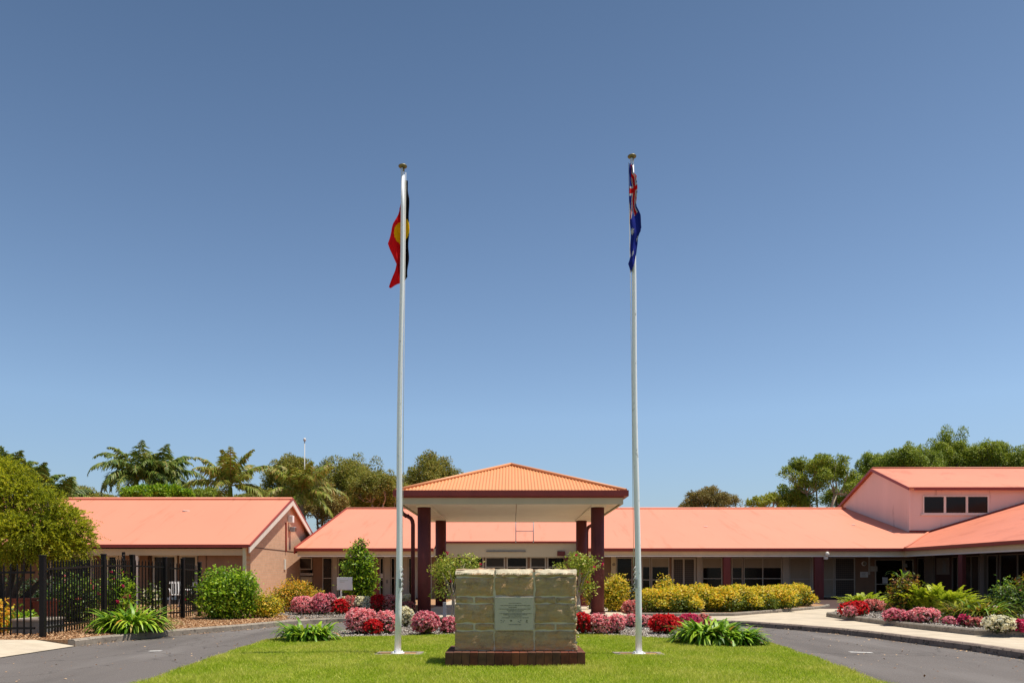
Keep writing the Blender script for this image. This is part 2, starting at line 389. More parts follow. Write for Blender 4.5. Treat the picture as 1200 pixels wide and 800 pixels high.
def strap_blades(bases, az, tilt, Ln, Wd, bend, seg=5):
    """arching strap leaves as strips; returns quads"""
    n = len(bases); V = []
    dirs = np.stack([np.cos(az), np.sin(az), np.zeros(n)], 1); side = np.stack([-np.sin(az), np.cos(az), np.zeros(n)], 1)
    p = bases.copy(); ang = tilt.copy(); step = Ln / seg
    prof = [.55, .9, 1, .85, .55, .06, .02, .02]
    prev = None
    rows = []
    for i in range(seg + 1):
        w = (Wd * prof[min(int(i * 5 / seg), 5)] * .5).reshape(-1, 1)
        rows.append((p - side * w, p + side * w))
        v = dirs * np.cos(ang)[:, None] + np.array([0, 0, 1]) * np.sin(ang)[:, None]
        p = p + v * step[:, None]; ang = ang - bend / seg
    # connected strips so that a blade is one island
    Vt = np.stack([np.stack(r_, 1) for r_ in rows], 1)      # n, seg+1, 2, 3
    return Vt
def strip_mesh(name, Vt, m, parent):
    n, k = Vt.shape[:2]
    V = Vt.reshape(-1, 3).astype(np.float32)
    base = (np.arange(n) * k * 2)[:, None, None]
    i = (np.arange(k - 1) * 2)[None, :, None]
    q = base + i + np.array([0, 1, 3, 2])[None, None, :]
    q = q.reshape(-1).astype(np.int32); nf = len(q) // 4
    me = bpy.data.meshes.new(name)
    me.vertices.add(len(V)); me.vertices.foreach_set('co', V.ravel())
    me.loops.add(len(q)); me.loops.foreach_set('vertex_index', q)
    me.polygons.add(nf); me.polygons.foreach_set('loop_start', np.arange(nf, dtype=np.int32) * 4)
    me.update(calc_edges=True); me.validate()
    return link(name, me, parent, m)

#SECTIONS
# ------------------------------------------------------------------ ground, roads, beds
def sheet(name, pts, z, m):
    b = MB(); b.poly([(x, y, z) for x, y in pts]); o = b.build(name, m)
    for p in o.data.polygons:
        if p.normal.z < 0: p.flip()
    return struct(o)
def slab(name, pts, z0, z1, m):
    b = MB(); b.prism([(x, y, z0) for x, y in pts], (0, 0, z1 - z0)); return struct(b.build(name, m))
struct(sheet('ground', [(-300, -100), (300, -100), (300, 400), (-300, 400)], -.08, 'ground'))
sheet('driveway', [(-9.2, -14), (10, -14), (10, 26), (-9.2, 26)], 0, 'asphalt')
KZ = .13
left_far = [(-8.02, 14.1), (-7.9, 14.9), (-7.66, 15.7), (-7.26, 16.8), (-6.85, 17.6), (-6.45, 18.4), (-6.18, 19.2), (-5.85, 20.1), (-5.4, 20.8), (-4.85, 21.3), (-3.9, 21.6), (-2.9, 21.65)]
rear = [(-2.9, 21.65), (3.4, 21.55)]
right_k = [(3.4, 21.55), (4.4, 21.1), (5.3, 20.4), (6.1, 19.6), (6.75, 18.4), (7.26, 17.2), (7.55, 16), (7.67, 15), (7.9, 13.4), (7.95, 11.8), (8.05, 9), (8.1, 4), (8.1, -14)]
near_left = [(-8.3, -14), (-8.3, 5), (-8.25, 9), (-8.15, 11.7)]
kw = .15
def offset(pts, d):
    out = []
    for i, p in enumerate(pts):
        a = Vector(pts[max(i - 1, 0)]); b = Vector(pts[min(i + 1, len(pts) - 1)])
        t = (b - a).normalized(); out.append((p[0] - t.y * d, p[1] + t.x * d))
    return out
def kerb(name, pts, side, m, w=kw, z0=-.02, z1=KZ):
    a = pts; b = offset(pts, side * w); mb = MB(); n = len(pts)
    def ring(i): 
        p, q = a[i], b[i]
        u = ((q[0] - p[0]) * .2 + p[0], (q[1] - p[1]) * .2 + p[1])
        return [(p[0], p[1], z0), (p[0], p[1], z1 - .03), (u[0], u[1], z1), (q[0], q[1], z1), (q[0], q[1], z0)]
    rs = [[mb.bm.verts.new(Vector(v)) for v in ring(i)] for i in range(n)]
    for i in range(n - 1):
        for k in range(4): mb.bm.faces.new((rs[i][k], rs[i][k + 1], rs[i + 1][k + 1], rs[i + 1][k]))
    mb.bm.faces.new(rs[0]); mb.bm.faces.new(rs[-1][::-1])
    return struct(mb.build(name, m))
kerb('kerb', left_far, 1, 'kerb'); kerb('kerb', rear, 1, 'kerb'); kerb('kerb', right_k, 1, 'kerb_dark'); kerb('kerb', near_left, 1, 'kerb_dark')
# garden ground on the left (mulch), raised to the kerb
lo = offset(left_far, kw)
slab('garden_bed_ground', lo + [(-2.9, 38.2), (-36, 38.2), (-36, 14.1)], -.02, KZ - .006, 'soil')
nl = offset(near_left, kw)
slab('verge_ground', [(-36, -14)] + nl + [(-36, 11.7)], -.02, KZ - .006, 'soil')
# driveway crossing: pale concrete ramp
b = MB(); b.poly([(-8.1, 11.7, .012), (-8.02, 14.1, .012), (-8.75, 14.1, .125), (-8.85, 11.7, .125)]); b.poly([(-8.85, 11.7, .125), (-8.75, 14.1, .125), (-36, 14.1, .125), (-36, 11.7, .125)])
struct(b.build('driveway_crossing', 'concrete'))
# raised concrete on the centre and right
ro = offset(right_k, kw)
slab('footpath', [(-2.9 , 21.8), (3.4, 21.7)] + ro[1:] + [(40, -14), (40, 42), (-2.9, 42)], -.02, KZ - .004, 'concrete')
slab('bed_gravel', lo[7:] + [(-2.9, 24.6), (-7.2, 24.6), (-7.2, 23.2), (-6.4, 22.2)], KZ - .02, KZ + .004, 'gravel')
struct(MB().poly([(9.6, 27.2, KZ), (19, 27.2, KZ), (19, 38.24, KZ), (9.6, 38.24, KZ)]).build('shade_dark_paving', 'dark_wall'))  # paving sheet kept near black, verandah shade put into its colour
# joints in the path
jb = MB()
for (x0, y0, x1, y1) in [(7.72, 15.2, 9.2, 15.3), (8.05, 12.2, 20, 12.3), (7.1, 18, 8.9, 18.3), (5.6, 20.4, 7.4, 22.6)]:
    d = Vector((x1 - x0, y1 - y0, 0)).normalized(); s = Vector((-d.y, d.x, 0)) * .006
    jb.poly([Vector((x0, y0, KZ)) + s, Vector((x0, y0, KZ)) - s, Vector((x1, y1, KZ)) - s, Vector((x1, y1, KZ)) + s])
struct(jb.build('path_joint', 'kerb_dark'))
# verandah floor
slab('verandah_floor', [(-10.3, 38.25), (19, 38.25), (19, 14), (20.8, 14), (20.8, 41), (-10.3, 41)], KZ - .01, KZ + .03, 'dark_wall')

# right bed with its raised edge
rb = [(10.6, 24.2), (9.0, 22.0), (8.86, 19.5), (8.87, 17), (9.1, 15.1), (9.6, 14.75), (12, 14.6), (30, 14.4)]
kerb('bed_edging', rb, 1, 'kerb', .12, KZ - .01, KZ + .12)
ri = offset(rb, .12)
slab('bed_gravel', ri + [(30, 15.2), (18.9, 15.3), (18.9, 28), (13, 28)], KZ - .01, KZ + .09, 'gravel')
# hedge bed
hb = [(3.5, 22.3), (5.0, 22.15), (6.5, 22.4), (8.6, 24.6), (11.1, 27.4), (12, 29)]
kerb('bed_edging', hb, 1, 'kerb', .1, KZ - .01, KZ + .09)
slab('hedge_bed', offset(hb, .1) + [(12, 36.8), (3.5, 36.8)], KZ - .01, KZ + .06, 'soil')

# lawn island
def arc(pts): return pts
island = [(-4.25, -14), (-4.35, 4), (-4.45, 9.3), (-4.62, 11.5), (-4.80, 13.6), (-4.85, 15.2), (-4.55, 16.6), (-3.9, 17.7), (-3.0, 18.5), (-1.8, 19.0), (0, 19.2), (1.8, 19.0), (3.1, 18.5), (4.1, 17.6), (4.7, 16.6), (4.92, 15.2), (4.85, 13.6), (4.7, 11.7), (4.45, 9.3), (4.3, 4), (4.2, -14)]
kerb('lawn_edging', island, -1, 'kerb', .10, -.02, .035)
inner = offset(island, -.1)
slab('lawn', inner, -.02, .03, 'lawn_soil')
bedp = [(-4.55, 15.0), (-3.3, 15.8), (-2.4, 16.05), (-.9, 16.35), (.9, 16.35), (2.3, 16.1), (3.2, 15.2), (4.7, 14.3), (4.75, 15.2), (4.55, 16.5), (4.0, 17.5), (3.05, 18.35), (1.75, 18.85), (0, 19.05), (-1.75, 18.85), (-2.95, 18.35), (-3.8, 17.6), (-4.4, 16.5)]
slab('flower_bed_ground', bedp, .0, .045, 'gravel')

def inpoly(X, Y, poly):
    ins = np.zeros(len(X), bool); n = len(poly)
    for i in range(n):
        x1, y1 = poly[i]; x2, y2 = poly[(i + 1) % n]
        c = ((y1 > Y) != (y2 > Y)) & (X < (x2 - x1) * (Y - y1) / (y2 - y1 + 1e-12) + x1)
        ins ^= c
    return ins
# turf blades
def turf(n, y0, y1, hmin, hmax, w):
    X = rng.uniform(-5, 5, n); Y = rng.uniform(y0, y1, n)
    k = inpoly(X, Y, offset(island, -.03)) & ~inpoly(X + rng.normal(0, .03, len(X)), Y + rng.normal(0, .04, len(X)), bedp)
    k &= ~((X > -.93) & (X < 1.03) & (Y > 10.72) & (Y < 11.8))
    for sx in (-1.81, 2.05): k &= ~((abs(X - sx) < .40) & (abs(Y - 12.50) < .26))
    X = X[k]; Y = Y[k]; n = len(X)
    h = rng.uniform(hmin, hmax, n) * (1 + .35 * np.sin(X * 2.1 + 1.3 * np.sin(Y * 1.7)) * np.sin(Y * 2.6))
    a = rng.uniform(0, 2 * np.pi, n); ww = w * rng.uniform(.7, 1.3, n)
    B = np.stack([X, Y, np.full(n, .028)], 1)
    s = np.stack([np.cos(a), np.sin(a), 0 * a], 1) * ww[:, None] / 2
    lean = np.stack([rng.normal(0, .5, n), rng.normal(0, .5, n), np.ones(n)], 1) * h[:, None]
    return np.stack([B - s, B + s, B + lean], 1).reshape(-1, 3)
T = np.concatenate([turf(210000, 8.2, 12.5, .022, .055, .009), turf(190000, 12.5, 16.6, .022, .055, .012), turf(60000, -3, 8.2, .03, .05, .014)])
g = fast_mesh('lawn_grass', T, 3, 'grass'); g['kind'] = 'stuff'; g['label'] = 'short bright green mown grass of the lawn island'

def scatter(name, label, m, polys, n, size, z, box, density_excl=None):
    X = rng.uniform(box[0], box[1], n); Y = rng.uniform(box[2], box[3], n)
    k = np.zeros(n, bool)
    for p in polys: k |= inpoly(X, Y, p)
    X = X[k]; Y = Y[k]; n = len(X)
    s = size * rng.uniform(.4, 1.4, n)
    c = np.stack([X, Y, z + s * .25], 1)
    d = rdir(n); d[:, 2] *= .35
    nn = np.array([0, 0, 1.]) + rng.normal(size=(n, 3)) * .5
    o = fast_mesh(name, leaf_quads(c, d, nn, s, s * .7, .25), 4, m)
    o['kind'] = 'stuff'; o['label'] = label; return o
scatter('bed_pebbles', 'grey and pink gravel spread around the island flowers', 'pebbles', [bedp], 60000, .035, .045, (-5, 5, 14, 19.2))
scatter('right_bed_pebbles', 'grey gravel spread around the right bed flowers', 'pebbles', [ri + [(18.9, 15), (18.9, 28)]], 70000, .045, KZ + .09, (8.8, 16, 14.5, 26))
mulch_poly = lo + [(-3.2, 25), (-3.2, 38), (-14, 38), (-14, 14.15), (-8.2, 14.15)]
scatter('bark_mulch', 'orange brown bark mulch on the left garden bed', 'chips', [mulch_poly], 170000, .035, KZ - .006, (-14, -2.9, 14, 30))
scatter('upper_bed_pebbles', 'grey gravel under the upper left row of begonias', 'pebbles', [lo[7:] + [(-2.9, 24.6), (-7.2, 24.6), (-7.2, 23.2), (-6.4, 22.2)]], 30000, .035, KZ + .004, (-7.3, -2.8, 20.8, 24.7))
# litter: dry leaves along the kerbs
def litter():
    pts = []
    for poly, s, n in ((left_far, -1, 500), (right_k[3:11], -1, 260), (island[2:8], 1, 120)):
        for _ in range(n):
            i = random.randrange(len(poly) - 1); t = random.random()
            a = Vector(poly[i]); b_ = Vector(poly[i + 1]); p = a.lerp(b_, t); d = (b_ - a).normalized()
            off = abs(random.gauss(0, .12)) + .01
            pts.append((p.x + d.y * off * (1 if s < 0 else -1), p.y - d.x * off * (1 if s < 0 else -1), .006))
    for _ in range(420):
        pts.append((random.choice([-1, 1]) * random.uniform(4.8, 8), random.uniform(9, 20), .006))
    c = np.array(pts); n = len(c); s = rng.uniform(.015, .05, n); d = rdir(n); d[:, 2] *= .2
    o = fast_mesh('leaf_litter', leaf_quads(c, d, np.array([0, 0, 1.]) + rng.normal(size=(n, 3)) * .3, s, s * .6, .2), 4, 'chips')
    o['kind'] = 'stuff'; o['label'] = 'dry leaves and bark specks scattered on the driveway edge'
litter()
# short worn lane dashes
for (x, y, w, sl) in ((1007, 763.5, 23, .12), (181, 762.5, 13, -.06)):
    X, Y = G(x, y); ppm = 900 / Y; hw = w / ppm / 2
    b = MB(); b.poly([(X - hw, Y + .06, .004), (X - hw, Y - .05, .004), (X + hw, Y - .05 - sl, .004), (X + hw, Y + .06 - sl, .004)])
    struct(b.build('road_marking', 'paint_mark'))
# ------------------------------------------------------------------ buildings
def frame_window(parent, plane, c, a0, a1, z0, z1, cols=1, transom=None, pane='glass', blind=None, fw=.05, name='window', face=-1, fmat='frame'):
    """plane 'y': wall faces -Y at Y=c, a = X.  plane 'x': wall faces -X at X=c, a = Y."""
    def bx(mb, a_0, a_1, d0, d1, zz0, zz1, mi=0):
        if plane == 'y': mb.box(a_0, a_1, c - d1, c - d0, zz0, zz1, mi=mi)
        else: mb.box(c - d1, c - d0, a_0, a_1, zz0, zz1, mi=mi)
    f = MB()
    bx(f, a0, a1, 0, .07, z1 - fw, z1); bx(f, a0, a1, 0, .08, z0, z0 + fw)
    bx(f, a0, a0 + fw, .002, .068, z0 + fw, z1 - fw); bx(f, a1 - fw, a1, .002, .068, z0 + fw, z1 - fw)
    for i in range(1, cols):
        q = a0 + (a1 - a0) * i / cols; bx(f, q - fw * .45, q + fw * .45, .002, .062, z0 + fw, z1 - fw)
    if transom: bx(f, a0 + fw, a1 - fw, .002, .055, transom - .02, transom + .02)
    o = f.build(name, fmat, parent)
    g = MB(); bx(g, a0 + fw, a1 - fw, .004, .02, z0 + fw, z1 - fw); g.build('pane', pane, o)
    if blind is not None:
        g = MB(); bx(g, a0 + fw + .005, a1 - fw - .005, .022, .03, blind, z1 - fw - .004); g.build('blind', 'blind', o)
    return o
YW, YE = 39.5, 37.2
def wx(x, Y=YW): return (x - 600) / F * Y
def wz(y, Y=YW): return CH + (HY - y) / F * Y

MBd = thing('main_building', 'long low building with salmon metal roof and dark glazed verandah behind the flower beds', 'building', (4, 39.5, 0))
rf = lambda Y: 2.6 + .25 * (Y - YE)
b = MB()
roofp = [(-10.5, YE), (-3.8, YE), (-3.8, 38.85), (3.4, 38.85), (3.4, YE), (19, YE), (22.5, 41.4), (21.38, 41.4), (21.38, 49), (-10.5, 49)]
b.prism([(x, y, rf(y)) for x, y in roofp], (0, 0, -.05))
b.prism([(-10.5, 49, 5.55), (21.38, 49, 5.55), (21.38, 61, 2.6), (-10.5, 61, 2.6)], (0, 0, -.05))
roof = b.build('roof', 'roof', MBd)
b = MB(); b.tube([(-10.55, 49, 5.56), (21.3, 49, 5.56)], .09, 8); b.build('ridge_cap', 'roof', roof)
b = MB()
for gx in (-10.56, ): b.prism([(gx, YE - .05, 2.35), (gx, YE - .05, 2.66), (gx, 49, 5.62), (gx, 49, 5.32)], (.06, 0, 0))
b.build('barge_board', 'maroon', roof)
# wing roof (returns towards the camera on the right)
b = MB()
wz_ = lambda X: 2.6 + .30 * (X - 19)
b.prism([(19, 12, 2.6), (30, 12, 5.9), (30, 41.4, 5.9), (22.5, 41.4, wz_(22.5)), (19, YE, 2.6)], (0, 0, -.05))
b.prism([(30, 12, 5.9), (41, 12, 2.6), (41, 41.4, 2.6), (30, 41.4, 5.9)], (0, 0, -.05))
rw = b.build('roof', 'roof_right', MBd)
b = MB(); b.tube([(19.05, YE + .05, 2.63), (22.5, 41.37, wz_(22.5) + .03)], .06, 6); b.build('valley_flashing', 'roof_right', rw)
b = MB(); b.tube([(22.45, 41.3, wz_(22.5) + .02), (29.9, 41.3, wz_(29.9) + .02)], .05, 6); b.tube([(21.4, 41.33, 3.68), (22.5, 41.33, 3.68)], .05, 6); b.build('flashing', 'maroon', rw)
# gutters + verandah beam
def run_y(mb, x0, x1, y0, y1, z0, z1): mb.box(x0, x1, y0, y1, z0, z1, .012)
b = MB(); b.box(-10.5, -3.8, YE - .13, YE, 2.47, 2.62); b.box(3.4, 18.87, YE - .13, YE, 2.47, 2.62); b.build('gutter', 'maroon', MBd)
b = MB(); b.box(18.87, 19.0, 12, YE, 2.47, 2.62); b.build('gutter', 'maroon', MBd)
b = MB(); b.box(-3.8, 3.4, 38.72, 38.85, 2.93, 3.03); b.build('gutter', 'maroon', MBd)
b = MB(); b.box(-10.4, -3.8, YE + .03, YE + .18, 2.27, 2.50); b.box(3.4, 19.1, YE + .03, YE + .18, 2.27, 2.50); b.build('verandah_beam', 'cream', MBd)
b = MB(); b.box(19.03, 19.18, 12, YE + .03, 2.27, 2.50); b.build('verandah_beam', 'cream', MBd)
b = MB(); b.box(-10.4, -3.8, YE + .0, YE + .2, 2.21, 2.268); b.box(3.4, 19.0, YE + .0, YE + .2, 2.21, 2.268); b.box(19.0, 19.2, 12, YE + .2, 2.21, 2.268); b.build('lit_beam_edge', 'white_paint', MBd)  # lower beam edge, bounce light on it painted as a paler strip
b = MB(); b.box(-10.4, -3.8, YE + .181, YW, 2.40, 2.44); b.box(3.4, 19.181, YE + .181, YW, 2.40, 2.44); b.box(19.182, 20.8, 12, YW, 2.40, 2.44); b.build('soffit', 'brown_wall', MBd)
# raised bulkhead over the entry
b = MB(); b.box(-3.8, 3.4, 38.86, 39.0, 2.23, 3.0); b.box(-3.8, -3.65, 37.2, 38.86, 2.23, 2.6); b.box(3.25, 3.4, 37.2, 38.86, 2.23, 2.6); b.build('bulkhead', 'cream_wall', MBd)
b = MB(); b.box(wx(570, 38.86), wx(616, 38.86), 38.80, 38.858, wz(646.4, 38.86), wz(644.8, 38.86)); b.build('air_slot', 'grey_ink', MBd)
b = MB(); b.box(wx(653, 38.86), wx(662, 38.86), 38.78, 38.858, wz(651, 38.86), wz(645.5, 38.86)); b.build('wall_box', 'maroon_post', MBd)
# walls
b = MB(); b.box(-10.4, 20.8, YW, YW + .2, .1, 2.6); b.build('wall', 'brown_wall', MBd)
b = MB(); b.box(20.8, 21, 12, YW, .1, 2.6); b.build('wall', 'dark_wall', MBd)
b = MB(); b.box(-10.4, -10.25, YW, 49, .1, 2.5); b.prism([(-10.4, 38, 2.5), (-10.4, 49, 5.3), (-10.4, 60, 2.5)], (.12, 0, 0)); b.box(-10.4, 41, 60, 60.2, 0, 2.6); b.box(40, 40.2, 12, 60, 0, 2.6); b.build('wall', 'cream_wall', MBd)
# clerestory
XF, YF = 21.4, 41.4
b = MB(); b.prism([(XF, YF, 2.6), (XF, YF, 6.0), (XF, 45.35, 7.46), (XF, 49.6, 5.85), (XF, 49.6, 2.6)], (.2, 0, 0)); b.box(XF + .2, 36, YF, YF + .2, 2.6, 6.0)
b.build('clerestory_wall', 'pink', MBd)
b = MB(); b.prism([(XF - .16, YF - .30, 5.98), (XF - .16, 45.4, 7.58), (36, 45.4, 7.58), (36, YF - .30, 5.98)], (0, 0, .05)); b.prism([(XF - .16, 45.4, 7.58), (XF - .16, 50.4, 5.6), (36, 50.4, 5.6), (36, 45.4, 7.58)], (0, 0, .05)); cr = b.build('roof', 'roof_right', MBd)
b = MB(); b.tube([(XF - .1, 45.4, 7.64), (36, 45.4, 7.64)], .07, 8); b.build('ridge_cap', 'roof_right', cr)
b = MB(); b.box(XF + .12, 36, YF - .42, YF - .30, 5.86, 5.99); b.build('gutter', 'maroon', MBd)
b = MB(); b.prism([(XF - .20, YF - .34, 5.86), (XF - .20, YF - .34, 6.02), (XF - .20, 45.4, 7.62), (XF - .20, 50.4, 5.64), (XF - .20, 50.4, 5.48), (XF - .20, 45.4, 7.46)], (.035, 0, 0)); b.build('barge_board', 'maroon', MBd)
b = MB(); b.box(XF - .02, XF + .1, YF - .05, YF - .001, 3.7, 5.9); b.build('downpipe', 'pink', MBd)
x0, x1 = (1081 - 600) / F * YF, (1158 - 600) / F * YF; z0, z1 = wz(602, YF), wz(580.5, YF)
w3 = (x1 - x0) / 3
for i in range(3):
    f = MB(); a, c_ = x0 + i * w3, x0 + (i + 1) * w3; t = .06
    f.box(a + .003, c_ - .003, YF - .07, YF - .001, z1 - t, z1); f.box(a + .003, c_ - .003, YF - .08, YF - .001, z0, z0 + t)
    f.box(a + .003, a + t, YF - .068, YF - .001, z0 + t, z1 - t); f.box(c_ - t, c_ - .003, YF - .068, YF - .001, z0 + t, z1 - t)
    o = f.build('clerestory_window', 'white_paint', MBd)
    g = MB(); g.box(a + t, c_ - t, YF - .03, YF - .002, z0 + t, z1 - t); g.build('pane', 'glass', o)
b = MB(); b.box(x0 - .1, x1 + .1, YF - .10, YF - .001, z0 - .07, z0 - .002); b.build('window_sill', 'white_paint', MBd)

# verandah glazing, right of the canopy   (px0, px1, kind)
def W(x0, x1, yb=706, yt=653, **k): return frame_window(MBd, 'y', YW, wx(x0), wx(x1), max(.2, wz(yb)), wz(yt), **k)
def pier(x0, x1, m='cream', d=.10, y1=649, y0=708, n='pier'):
    b = MB(); b.box(wx(x0), wx(x1), YW - d, YW - .001, .15, min(2.39, wz(y1))); return b.build(n, m, MBd)
W(722, 741, transom=wz(679)); pier(716, 721.5)
W(752, 762, transom=wz(679), blind=wz(664)); W(763, 784, cols=1, transom=wz(679), blind=wz(664))
dr = W(787, 815, cols=2, pane='screen', name='door', fw=.09)
pier(816, 822, 'frame')
W(822.5, 846, transom=wz(677.5), blind=wz(665))
W(857, 870, transom=wz(677.5), blind=wz(665)); W(871, 916, cols=2, transom=wz(677.5), blind=wz(665))
pier(916.5, 924, 'frame')
W(924.5, 950, transom=wz(678), pane='glass_brown', blind=wz(688), cols=1)
pier(950.5, 953, 'frame', .05)
W(963, 977, transom=wz(678.5), pane='glass_brown', blind=wz(700), yb=703); W(977.5, 1001.5, transom=wz(678.5), pane='screen', yb=703)
pier(1002, 1024, 'brown_wall', .02)
W(1025, 1058, yb=706, yt=655, transom=wz(684)); W(1059, 1070, yt=655)
for x in (851.5, 958):
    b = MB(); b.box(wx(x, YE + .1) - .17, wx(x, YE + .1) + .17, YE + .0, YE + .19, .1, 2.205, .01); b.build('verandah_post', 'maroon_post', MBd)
b = MB(); b.box(wx(962, YE), wx(966, YE), YE + .05, YE + .15, .1, 2.2); b.build('downpipe', 'maroon_post', MBd)
# wall lamps, notices, conduit
def lamp(x, y, Y=YW, r=.12):
    o = MB(); o.tube([(wx(x), Y - .001, wz(y)), (wx(x), Y - .05, wz(y))], r, 12); q = o.build('wall_lamp', 'white_plastic', MBd)
    g = MB(); g.sphere((wx(x), Y - .08, wz(y)), r * .8, (1, .5, 1)); g.build('lamp_glass', 'blind', q)
lamp(719, 661); lamp(1012, 660, YW - .02)
def board(x0, x1, y0, y1, m='notice', n='notice', Y=YW - .03, par=None, lines=0):
    b = MB(); b.box(wx(x0, Y), wx(x1, Y), Y - .02, Y, wz(y1, Y), wz(y0, Y)); o = b.build(n, m, par or MBd)
    if lines:
        t = MB(); h = (y1 - y0) / (lines + 1)
        for i in range(lines):
            yy = y0 + h * (i + .8); t.box(wx(x0 + (x1 - x0) * .15, Y), wx(x1 - (x1 - x0) * random.uniform(.15, .4), Y), Y - .024, Y - .021, wz(yy + h * .25, Y), wz(yy, Y))
        t.build('print', 'grey_ink', o)
    return o
board(1008, 1017, 669.5, 676, lines=3); board(1020, 1028, 663, 669, n='control_box', m='frame')
board(1017.5, 1019.5, 652, 673, m='frame', n='conduit')
board(1034, 1040, 676, 683, m='notice'); board(1058, 1063, 660, 664, m='grey_metal', n='junction_box'); board(1058, 1066, 668, 674)
# front floodlight on the beam at the right post
b = MB(); b.sphere((wx(967.5, YE), YE - .2, wz(649, YE)), .10, (1, .8, 1.2)); b.box(wx(965, YE), wx(969, YE), YE - .14, YE + .0, wz(655, YE), wz(652, YE)); b.build('sensor_light', 'white_paint', MBd)

# left of the canopy
pier(340.5, 345, 'cream', 1.9)
W(350, 366, yt=653, yb=667, pane='glass_brown'); board(350, 367, 671, 674, m='frame', n='ledge'); board(350, 366, 675.5, 683, m='cream_wall', n='cupboard'); board(349, 352, 664, 700, m='frame', n='cupboard')
W(378, 390, transom=wz(677)); pier(390.5, 396, 'frame'); W(396.5, 412, pane='glass_brown', transom=wz(677)); pier(412.5, 428, 'frame', .04); W(428.5, 436)
W(445, 450, transom=wz(679)); pier(450.5, 457.5, 'frame'); W(458, 463.5, transom=wz(677)); pier(464, 478, 'frame'); W(478.5, 484); pier(484.5, 506, 'frame', .04)
board(445.5, 449, 671.5, 677); board(452.8, 454.5, 679, 683, m='grey_ink', n='door_handle', Y=YW - .11)
for x in (440,):
    b = MB(); b.box(wx(x, YE + .1) - .18, wx(x, YE + .1) + .18, YE + .0, YE + .19, .1, 2.205, .01); b.build('verandah_post', 'maroon_post', MBd)
# entry doors under the bulkhead
for (x0, x1) in ((518, 541), (542, 567), (568.5, 592), (593.5, 618), (621, 640), (641, 662)):
    W(x0, x1, yt=652, pane='glass_brown' if x0 in (568.5, 621) else 'glass', transom=wz(664), fw=.07, name='door')
pier(662.5, 700, 'dark_wall', .03); b = MB(); b.box(wx(661, 38.6), wx(672, 38.6), 38.5, 38.7, .1, 2.22); b.build('verandah_post', 'maroon_post', MBd)
# side wing wall
XW = 20.8
def wy(x): return XW * F / (x - 600)
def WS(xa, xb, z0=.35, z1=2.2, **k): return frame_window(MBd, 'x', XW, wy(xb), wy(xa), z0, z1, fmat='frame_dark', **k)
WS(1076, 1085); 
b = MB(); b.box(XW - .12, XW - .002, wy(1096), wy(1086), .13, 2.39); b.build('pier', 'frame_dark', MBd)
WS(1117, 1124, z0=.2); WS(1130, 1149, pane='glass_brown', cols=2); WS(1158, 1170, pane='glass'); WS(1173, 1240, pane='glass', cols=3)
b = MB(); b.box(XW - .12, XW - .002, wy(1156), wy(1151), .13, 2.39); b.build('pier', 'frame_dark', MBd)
b = MB(); b.box(XW - .03, XW - .002, wy(1113), wy(1098), 1.35, 2.15); po = b.build('poster', 'frame_dark', MBd)
b = MB(); b.sphere((XW - .04, wy(1107), 1.95), .07, (.2, 1.6, 1)); b.box(XW - .037, XW - .031, wy(1109.5), wy(1105.5), 1.45, 1.86); b.build('poster_figure', 'grey_ink', po)
for xx in (1127,):
    Yp = 19.1 * F / (xx - 600)
    b = MB(); b.box(19.03, 19.2, Yp - .15, Yp + .15, .1, 2.2, .01); b.build('verandah_post', 'maroon_post', MBd)
# small pale specks of bird droppings on the roofs
for (x, y) in ((827, 617), (1043, 622), (1000, 615)):
    b = MB()
    d = (wz(y, YE) - 2.6) / 1; 
    Yq = (CH + (HY - y) / F * 0 - 2.6 + .25 * YE) / (.25 - (HY - y) / F)
    b.sphere(((x - 600) / F * Yq, Yq, rf(Yq) + .01), .09, (1.4, 1, .2), 2)
    b.build('droppings', 'white_plastic', roof)

# roof ladder at the bulkhead
t = thing('roof_ladder', 'thin metal roof access ladder standing above the entry bulkhead', 'ladder', (.65, 38.7, 3.0))
for x in (604.5, 625): MB().tube([(wx(x, 38.66), 38.66, 2.95), (wx(x, 38.66), 38.66, 4.05)], .025, 6).build('rail', 'grey_metal', t)
b = MB(); b.tube([(wx(604.5, 38.66), 38.66, wz(622, 38.66)), (wx(625, 38.66), 38.66, wz(622, 38.66))], .018, 6); b.tube([(wx(604.5, 38.66), 38.66, 4.0), (wx(625, 38.66), 38.66, 4.0)], .018, 6); b.build('rung', 'grey_metal', t)

# ------------------------------------------------------------------ left building
LB = thing('gabled_building', 'salmon roofed building with tan brick gable end behind the black fence', 'building', (-20, 37, 0))
def sl(Y): return 2.56 + (5.0 - 2.56) / 6 * (Y - 31.4)
b = MB(); b.prism([(-36, 31.4, 2.56), (-10.7, 31.4, 2.56), (-10.7, 37.4, 5.0), (-36, 37.4, 5.0)], (0, 0, -.05)); b.prism([(-36, 37.4, 5.0), (-10.7, 37.4, 5.0), (-10.7, 43.4, 2.56), (-36, 43.4, 2.56)], (0, 0, -.05))
lr = b.build('roof', 'roof', LB)
b = MB(); b.tube([(-36, 37.4, 5.02), (-10.7, 37.4, 5.02)], .09, 8); b.build('ridge_cap', 'roof', lr)
b = MB()
for k in range(4): b.sphere((-15.2 + k * .07, 35.6 + .05 * k, sl(35.6) + .03), .07, (1.5, 1, .3), 1)
b.build('droppings', 'white_plastic', lr)
b = MB(); b.box(-36, -10.72, 31.27, 31.4, 2.44, 2.57); b.build('gutter', 'maroon', LB)
b = MB(); b.prism([(-10.70, 31.2, 2.22), (-10.70, 31.2, 2.46), (-10.70, 37.4, 4.98), (-10.70, 43.4, 2.54), (-10.70, 43.4, 2.28), (-10.70, 37.4, 4.72)], (.045, 0, 0)); b.build('barge_board', 'white_paint', LB)
